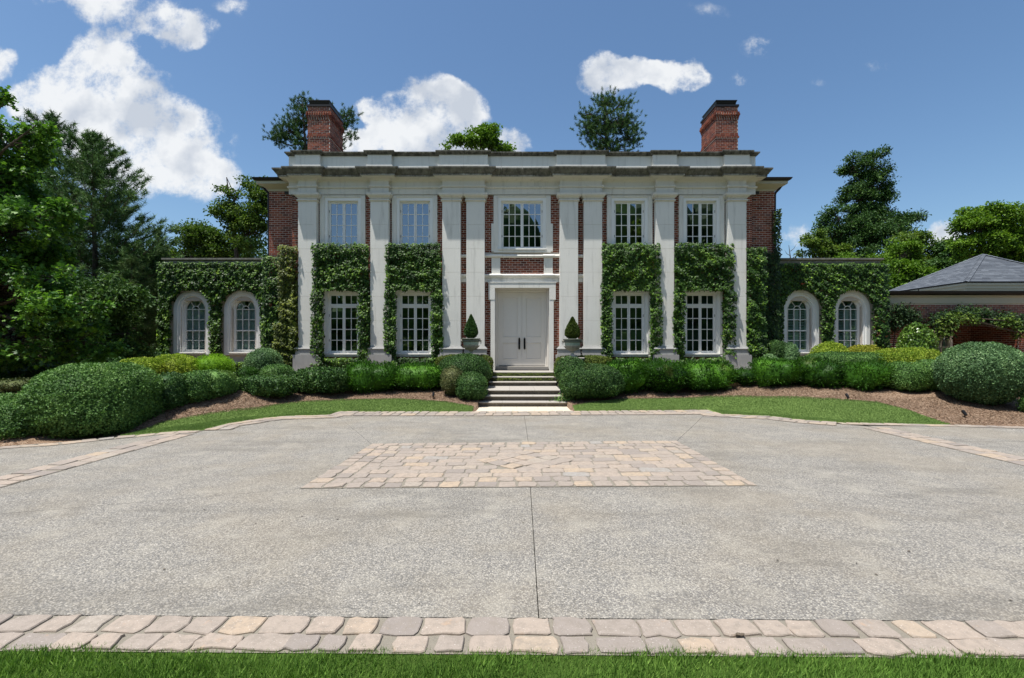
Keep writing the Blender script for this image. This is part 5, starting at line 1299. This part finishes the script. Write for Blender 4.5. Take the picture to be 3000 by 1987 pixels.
B('boxwood', 'low boxwood ball beside the lowest steps on the left', 'bush', 1058, 1128, 861, 14.3, .5, G['boxd'], leaf=.035, dens=3172, n=2.5, seed=17, flatb=.8)
B('boxwood', 'thin bronze-tinged boxwood left of the low ball', 'bush', 1020, 1078, 846, 14.55, .45, G['boxbr'], leaf=.035, dens=2279, n=2.3, seed=18, gaps=.25, lump=.09)
B('boxwood', 'dark boxwood dome beside the upper steps on the right', 'bush', 1284, 1358, 822, 15.75, .7, G['boxd'], leaf=.035, dens=3172, seed=19)
B('boxwood', 'broad dark boxwood ball beside the lowest steps on the right', 'bush', 1293, 1440, 841, 14.55, .9, G['boxd'], leaf=.035, dens=3370, n=2.5, lump=.05, seed=20, flatb=.8)
B('hedge', 'low clipped creeper-green hedge around the left urn', 'hedge', 1008, 1142, 820, 16.35, .42, G['creep'], leaf=.035, dens=3091, n=5, lump=.03, seed=21)
B('hedge', 'low clipped creeper-green hedge around the right urn', 'hedge', 1280, 1418, 822, 16.45, .42, G['creep'], leaf=.035, dens=3091, n=5, lump=.03, seed=22)
seg = [(1395, 1500, 832), (1480, 1590, 834), (1570, 1690, 838)]
for i, (a, b, tp) in enumerate(seg):
    B('laurel', ['bright glossy laurel touching the broad boxwood right of the steps', 'middle glossy laurel below the windows right of the steps', 'glossy laurel just left of the outermost right plinth'][i], 'hedge', a, b, tp, 15.1, .72, G['laurel'], leaf=.085, dens=1250, n=3.0, lump=.11, shape='lance', gaps=.12, spiky=.9, up=.8, seed=23+i, lk=4, group='glossy laurels right of the steps')
B('laurel', 'narrow open laurel below the outermost right plinth', 'hedge', 1684, 1752, 852, 14.9, .55, G['laurel'], leaf=.08, dens=1000, n=2.2, lump=.1, shape='lance', spiky=.9, up=.8, seed=27, gaps=.2, lk=5)
seg = [(1735, 1850, 828), (1830, 1950, 829), (1930, 2060, 836)]
for i, (a, b, tp) in enumerate(seg):
    B('laurel', ['glossy laurel between the last pilaster and the right wing', 'glossy laurel in front of the right wing, middle of three', 'glossy laurel at the right end of the hedge'][i], 'hedge', a, b, tp, 14.6-.35*i, .72, G['laurel'], leaf=.085, dens=1250, n=3.0, lump=.11, shape='lance', gaps=.12, spiky=.9, up=.8, seed=30+i, lk=4, group='glossy laurels in front of the right wing')
B('boxwood', 'dark square-cut bush at the foot of the right ivy corner', 'bush', 1768, 1820, 787, 17.3, .5, G['boxd'], leaf=.035, dens=2577, n=4.5, seed=40)
B('boxwood', 'round pale boxwood before the right wing corner', 'bush', 1800, 1853, 789, 16.9, .5, G['boxb'], leaf=.035, dens=2775, seed=41)
B('boxwood', 'small round boxwood next to the last right plinth', 'bush', 1755, 1805, 821, 16.0, .45, G['boxb'], leaf=.035, dens=2775, seed=42)
B('hedge', 'long flat-topped green hedge behind the laurels', 'hedge', 1840, 2110, 815, 15.6, .6, G['box'], leaf=.035, dens=2379, n=4, lump=.03, seed=43)
B('spirea', 'golden spirea below the first arched window of the right wing', 'shrub', 1864, 1978, 797, 16.6, .6, G['gold'], leaf=.045, dens=2200, lump=.08, spiky=.4, seed=44)
B('spirea', 'orange-tipped spirea below the last arched window', 'shrub', 1945, 2050, 797, 16.4, .6, G['orange'] if 'orange' in G else G['gold'], leaf=.045, dens=2200, lump=.08, spiky=.4, seed=45)
B('spirea', 'yellow-green spirea bank before the camellia', 'shrub', 2000, 2195, 804, 15.4, .7, G['gold'], leaf=.045, dens=2200, lump=.06, spiky=.4, seed=46)
B('boxwood', 'clipped mid-green mound left of the great round boxwood', 'bush', 2035, 2150, 835, 13.5, .8, G['box'], leaf=.035, dens=2775, seed=47, n=2.6)
B('boxwood', 'clipped mid-green mound touching the great round boxwood', 'bush', 2105, 2220, 830, 13.4, .85, G['box'], leaf=.035, dens=2775, seed=48, n=2.5)
B('boxwood', 'great round pale green boxwood at the right edge', 'bush', 2152, 2385, 786, 12.3, 1.1, G['boxb'], leaf=.037, dens=3395, n=2.05, lump=.05, seed=49, lk=4)
B('boxwood', 'dark low bush cut by the right picture edge', 'bush', 2352, 2440, 905, 11.4, .5, G['boxd'], leaf=.035, dens=2478, seed=50)
B('camellia', 'shiny light-flecked camellia in front of the garage wall', 'shrub', 2068, 2168, 741, 17.3, .75, G['camellia'], leaf=.072, dens=1500, n=2.0, lump=.06, shape='round', seed=51)
B('shrub', 'small yellow-green shrub under the left trees', 'shrub', -40, 120, 876, 12.0, .9, G['boxbr'], leaf=.05, dens=1500, lump=.1, seed=52)
B('fern', 'feathery fern behind the huge oval boxwood', 'fern', 120, 215, 842, 12.4, .4, G['pinel'], leaf=.16, dens=260, lump=.2, shape='lance', spiky=.9, up=.9, seed=53, n=2)
rg = np.random.default_rng(77)
t = thing('marigolds', 'small patch of yellow flowers under the left laurel', 'flowers', (*gp(792, 905), .3)); q = gp(792, 906); n = 40
leaves('petals', np.column_stack([q[0]+rg.normal(size=n)*.09, q[1]+rg.normal(size=n)*.05, float(ground_z(*q))+.10+rg.random(n)*.05]), rg.normal(size=(n, 3)), rg.normal(size=(n, 3))+np.array([0, -1, 1]), .04, 'round', m_plain('marigold_petal', (.85,.50,.02), .6), t, kind='stuff')
leaves('leaf_tuft', np.column_stack([q[0]+rg.normal(size=n*3)*.1, q[1]+rg.normal(size=n*3)*.05, float(ground_z(*q))+.02+rg.random(n*3)*.09]), rg.normal(size=(n*3, 3))+np.array([0, 0, 1]), rg.normal(size=(n*3, 3)), .06, 'leaf', G['box'], t, kind='stuff')
t = thing('ivy_sprig', 'light green ivy sprig lying over the lowest right step', 'ivy', (1.62, 14.2, .15)); n = 260
p = np.column_stack([rg.normal(1.60, .16, n), rg.normal(14.15, .10, n), .17+np.abs(rg.normal(size=n))*.10]); leaves('foliage', p, rg.normal(size=(n, 3))+np.array([0, -.3, 0]), rg.normal(size=(n, 3))*.5+np.array([0, -.4, 1]), .055, 'ivy', G['box'], t)
mb = MB(); mb.tube([(1.8, 14.3, .1), (1.6, 14.15, .2), (1.4, 14.1, .18)], .006, 5); mb.build('stem', M['bark'], t)

# ------------------------------------------------------------------ trees
def gtree(label, Y, px, lst, mt, **k): 
    bl = pxb(Y, lst); return broadleaf(k.pop('name', 'tree'), label, ((px-VX)*Y/F, Y, 0), bl, mt, **k)
# left side, near to far
gtree('big oak with glossy lobed leaves filling the left picture edge', 13.0, -60, [(-20,250,40,60),(30,330,75,50),(90,285,30,14,-.5),(-10,420,100,70),(70,400,70,45,.5),(30,540,120,80),(95,500,60,40,-.6),(20,660,150,80),(120,640,80,50,-.5),(150,720,95,45,-1),(40,790,170,60),(190,700,40,18,-1.2),(200,790,70,40),(-60,600,100,200)], G['oak'], nclump=1350, per=20, leaf=.15, spread=.20, shape='oak', trunk_r=.2, seed=1, surf=.75, name='oak_tree')
pine('pine_tree', 'full young pine standing tallest in front of the left cloud', ((215-VX)*20/F, 20, 0), EYE+(HOR-312)*20/F, 4.3, G['pine'], seed=2, nlev=42, per=24, nl=.22, wd=.024, sub=26, up=.42, trunk_r=.11, prof=lambda f: max(0, 1-f)**.62)
pine('pine_tree', 'pine half hidden behind the big oak at the left', ((120-VX)*23/F, 23, 0), EYE+(HOR-268)*23/F, 4.8, G['pine'], seed=3, nlev=36, per=22, nl=.24, wd=.028, sub=20, trunk_r=.12, prof=lambda f: max(0, 1-f)**.6)
pine('pine_tree', 'light green young pine between the tall pine and the wing', ((305-VX)*19/F, 19, 0), EYE+(HOR-600)*19/F, 1.9, G['pinel'], seed=4, nlev=22, per=22, nl=.18, wd=.015, sub=13, trunk_r=.08)
pine('pine_tree', 'slim bright pine beside the left wing cornice', ((368-VX)*24/F, 24, 0), EYE+(HOR-535)*24/F, 1.7, G['pinel'], seed=5, nlev=30, per=22, nl=.20, wd=.02, sub=16, trunk_r=.08, prof=lambda f: max(0, 1-f)**.8)
gtree('shadowy understorey tree below the left pines', 16.5, 230, [(180,740,100,60),(260,700,70,60),(110,820,110,50),(300,770,50,60),(240,820,100,45)], G['deep'], nclump=700, per=26, leaf=.13, spread=.3, trunk_r=.1, seed=6)
gtree('dark understorey tree close behind the left ivy wing', 21, 330, [(330,700,60,80),(300,640,60,60),(350,620,30,60)], G['deep'], nclump=420, per=26, leaf=.14, spread=.34, trunk_r=.12, seed=7)
gtree('dense dark thicket tree at far left under the oak', 17, 40, [(20,780,110,80),(-60,700,80,120),(60,860,110,40)], G['deep'], nclump=450, per=26, leaf=.13, spread=.34, trunk_r=.1, seed=8)
gtree('tall loose tree behind the left corner of the mansion', 34, 590, [(560,435,40,28),(600,470,35,40),(545,490,40,35),(585,540,40,50),(640,470,40,50),(525,410,14,10)], G['maple'], nclump=460, per=36, leaf=.19, spread=.42, trunk_r=.25, seed=9, surf=.7)
gtree('pale green spreading tree above the left wing roof', 36, 480, [(440,545,35,28),(480,560,45,40),(420,580,40,30),(520,575,40,35),(395,595,20,20)], G['maple'], nclump=420, per=36, leaf=.19, spread=.42, trunk_r=.22, seed=10, surf=.6)
gtree('dense dark tree row piece behind the left wing', 46, 470, [(400,620,70,50),(500,620,80,50),(580,600,60,50),(330,640,60,60)], G['deep'], nclump=420, per=26, leaf=.34, spread=.8, trunk_r=.3, seed=11)
# behind the mansion
clump_pine('pine_tree', 'old pine with tufted limbs behind the left chimney', ((735-VX)*36/F, 36, 0), pxb(36, [(700,240,26,20),(668,300,40,24),(645,310,22,14),(700,330,24,18),(790,275,30,22),(815,265,14,10),(815,315,16,10),(770,330,30,18),(730,270,30,24),(640,325,14,8),(690,270,24,20)]), G['pine'], n=210, per=30, nl=.20, wd=.032, seed=1, sub=5)
clump_pine('pine_tree', 'rounded old pine rising behind the parapet right of the door', ((1410-VX)*36/F, 36, 0), pxb(36, [(1400,235,26,18),(1440,235,22,16),(1365,262,22,16),(1410,280,50,30),(1455,280,28,20),(1360,295,24,20),(1400,320,45,24),(1460,315,24,16),(1420,345,60,20)]), G['pine'], n=270, per=30, nl=.20, wd=.032, seed=2, sub=5, trunk_r=.22)
gtree('light green treetop peeping over the parapet above the door', 34, 1120, [(1110,318,38,24),(1075,322,28,16),(1130,298,22,14),(1140,318,26,24),(1085,335,22,12),(1060,325,12,10),(1040,345,22,8),(1150,345,40,16),(1180,340,16,10),(1125,300,10,8)], G['bright'], nclump=300, per=26, leaf=.21, spread=.34, trunk_r=.2, seed=12, surf=.6)
# right side
gtree('tallest dark tree with narrow broken crown beyond the right wing', 52, 1990, [(1975,385,30,22),(1985,455,34,30),(2000,505,40,30),(2020,362,22,16),(2050,445,18,24),(2040,500,34,26),(2025,390,25,22),(2045,405,14,18),(1990,430,35,30),(2030,430,24,20),(1995,475,26,30),(2030,470,14,16)], G['deep'], nclump=640, per=38, leaf=.24, spread=.60, trunk_r=.35, seed=13, surf=.7)
gtree('broad dark tree below and around the tallest one', 50, 2010, [(1940,500,34,22),(1915,525,26,16),(2105,515,24,26),(1945,520,40,28),(1990,530,50,40),(2050,510,50,30),(2090,500,24,22),(2085,520,30,25),(1925,535,24,16),(2020,570,70,50),(1970,590,60,40)], G['deep'], nclump=640, per=42, leaf=.24, spread=.58, trunk_r=.35, seed=14, surf=.65)
gtree('small light tree at the left end of the right wood', 44, 1880, [(1880,565,22,20),(1900,555,20,22),(1862,590,18,14),(1905,590,30,22),(1935,580,20,26)], G['maple'], nclump=280, per=34, leaf=.22, spread=.42, trunk_r=.2, seed=15)
gtree('grey-green tree in the middle of the right wood', 42, 2090, [(2110,560,36,28),(2140,580,34,30),(2080,600,50,34),(2150,620,50,30),(2175,575,22,20)], G['maple'], nclump=400, per=36, leaf=.22, spread=.48, trunk_r=.25, seed=16)
gtree('dark filler tree low behind the right wing cornice', 38, 1990, [(1960,615,50,25),(2040,620,60,34),(2100,640,50,30),(1900,615,40,16),(2085,590,40,30)], G['bright'], nclump=420, per=34, leaf=.20, spread=.42, trunk_r=.2, seed=17)
gtree('bright green leafy tree behind the garage roof', 34, 2300, [(2265,500,40,28),(2310,500,40,30),(2240,540,44,34),(2300,560,60,40),(2350,530,40,36),(2220,575,30,34),(2350,590,40,30)], G['bright'], nclump=620, per=38, leaf=.20, spread=.42, trunk_r=.28, seed=18)
gtree('dark mid-wood tree left of the bright tree', 40, 2200, [(2200,590,34,34),(2190,625,50,30),(2230,620,40,30),(2140,640,40,26)], G['deep'], nclump=300, per=26, leaf=.28, spread=.5, trunk_r=.22, seed=19)
gtree('young tree between right wing and garage roof', 27, 2075, [(2080,625,24,22),(2110,640,30,24),(2075,655,22,20),(2130,655,26,14)], G['bright'], nclump=220, per=26, leaf=.20, spread=.34, trunk_r=.12, seed=20)
gtree('dark tree mass closing the gap right of the garage', 46, 2420, [(2400,600,70,60),(2380,560,40,40)], G['deep'], nclump=260, per=24, leaf=.34, spread=.6, trunk_r=.3, seed=21)
# bare dead tree
t = thing('dead_tree', 'leafless dead tree just right of the mansion corner', 'tree', ((1832-VX)*40/F, 40, 0)); mb = MB(); x0 = (1832-VX)*40/F
zt = EYE+(HOR-567)*40/F; mb.tube([(x0, 40, 0), (x0-.05, 40, zt-1.6), (x0-.25, 40, zt)], [.12, .06, .015], 6); mb.build('trunk', M['bark'], t); mb = MB()
for (dz, dx, up_) in ((-2.2, .9, .8), (-1.8, -.9, .7), (-1.2, .7, .8), (-.9, -.6, .5), (-.5, .4, .6), (-2.0, 1.2, .3)): mb.tube([(x0-.1, 40, zt+dz), (x0+dx*.6, 40.1, zt+dz+up_*.4), (x0+dx, 40, zt+dz+up_)], [.03, .02, .006], 5)
mb.build('branches', M['bark'], t)
# trees and hedging across the road, behind the viewer; the windows mirror them
def mcore(bl, mt, par):
    mb = MB()
    for (x, y, z, rx, ry, rz) in bl:
        prof = [(math.sin(t)*.86, -math.cos(t)*.86) for t in np.linspace(.01, 3.13, 9)]; n = 14; V = []
        for (r_, h_) in prof:
            for k in range(n): a = 6.2832*k/n; V.append((x+r_*rx*math.cos(a), y+r_*ry*math.sin(a), z+h_*rz))
        mb.add(V, [(i*n+k, i*n+(k+1) % n, (i+1)*n+(k+1) % n, (i+1)*n+k) for i in range(8) for k in range(n)])
    mb.build('inner_leaves', mt, par)
WORDS = ['beyond the far west one', 'far west, low','second from the west, low','third from the west, low','fourth from the west, low','fifth from the west','just west of centre','tallest in the centre','just east of centre','fourth from the east, very tall','third from the east, broad and tall','second from the east, tall','far east, tall', 'beyond the far east one', 'last of all to the east']
for i, (x, h, r) in enumerate([(-45, 9, 5), (-36, 9, 4.5), (-28.5, 8.5, 4.4), (-22, 9, 4.2), (-16.5, 9.5, 3.8), (-11, 12.5, 3.4), (-5.5, 14, 3.6), (0, 18.5, 4), (5, 17, 3.8), (10.5, 19, 4.2), (16.5, 20, 4.6), (23, 20, 4.8), (30, 19, 5), (38, 15, 5), (47, 14, 5.5)]):
    y = -17 - (i % 3)*1.2
    bl = [(x, y, h*.74, r*.9, r*.9, h*.24), (x-r*.45, y, h*.52, r*.85, r*.85, h*.22), (x+r*.45, y+.5, h*.5, r*.85, r*.85, h*.22), (x, y-.5, h*.30, r*1.1, r, h*.24), (x, y+1, h*.10, r*1.35, r, h*.16)]
    t = broadleaf('tree', 'tree across the front lawn, ' + WORDS[i], (x, y, 0), bl, G['maple'] if i % 2 else G['deep'], nclump=150, per=16, leaf=.50, spread=.65, trunk_r=.3, seed=60+i, group='trees behind the viewer')
    mcore(bl, G['deep'], t)
# filling shrubs and a row of trees that closes the view on the left
for (px, tp, Y, lb) in ((20, 850, 13.6, 'dark ragged shrub at far left below the oak'), (130, 838, 14.2, 'dark ragged shrub behind the fern'), (235, 826, 15.5, 'dark ragged shrub behind the huge oval boxwood'), (320, 812, 17.5, 'dark ragged shrub beside the left wing end')):
    B('shrub', lb, 'shrub', px-85, px+85, tp, Y, .9, G['boxd'], leaf=.07, dens=700, lump=.14, seed=int(px)+300, spiky=.5)
rg = np.random.default_rng(99); n = 70; x = rg.uniform(-6, 7.5, n); y = 3.3 + rg.random(n)**1.3 * 9
tag(leaves('fallen_leaves', np.column_stack([x, y, .006+0*x]), rg.normal(size=(n, 3))*[1, 1, .1], rg.normal(size=(n, 3))*.15+[0, 0, 1], rg.uniform(.012, .035, n), 'leaf', M['bark'], None, kind='stuff'), 'tiny dry leaves scattered on the driveway', 'leaf litter')
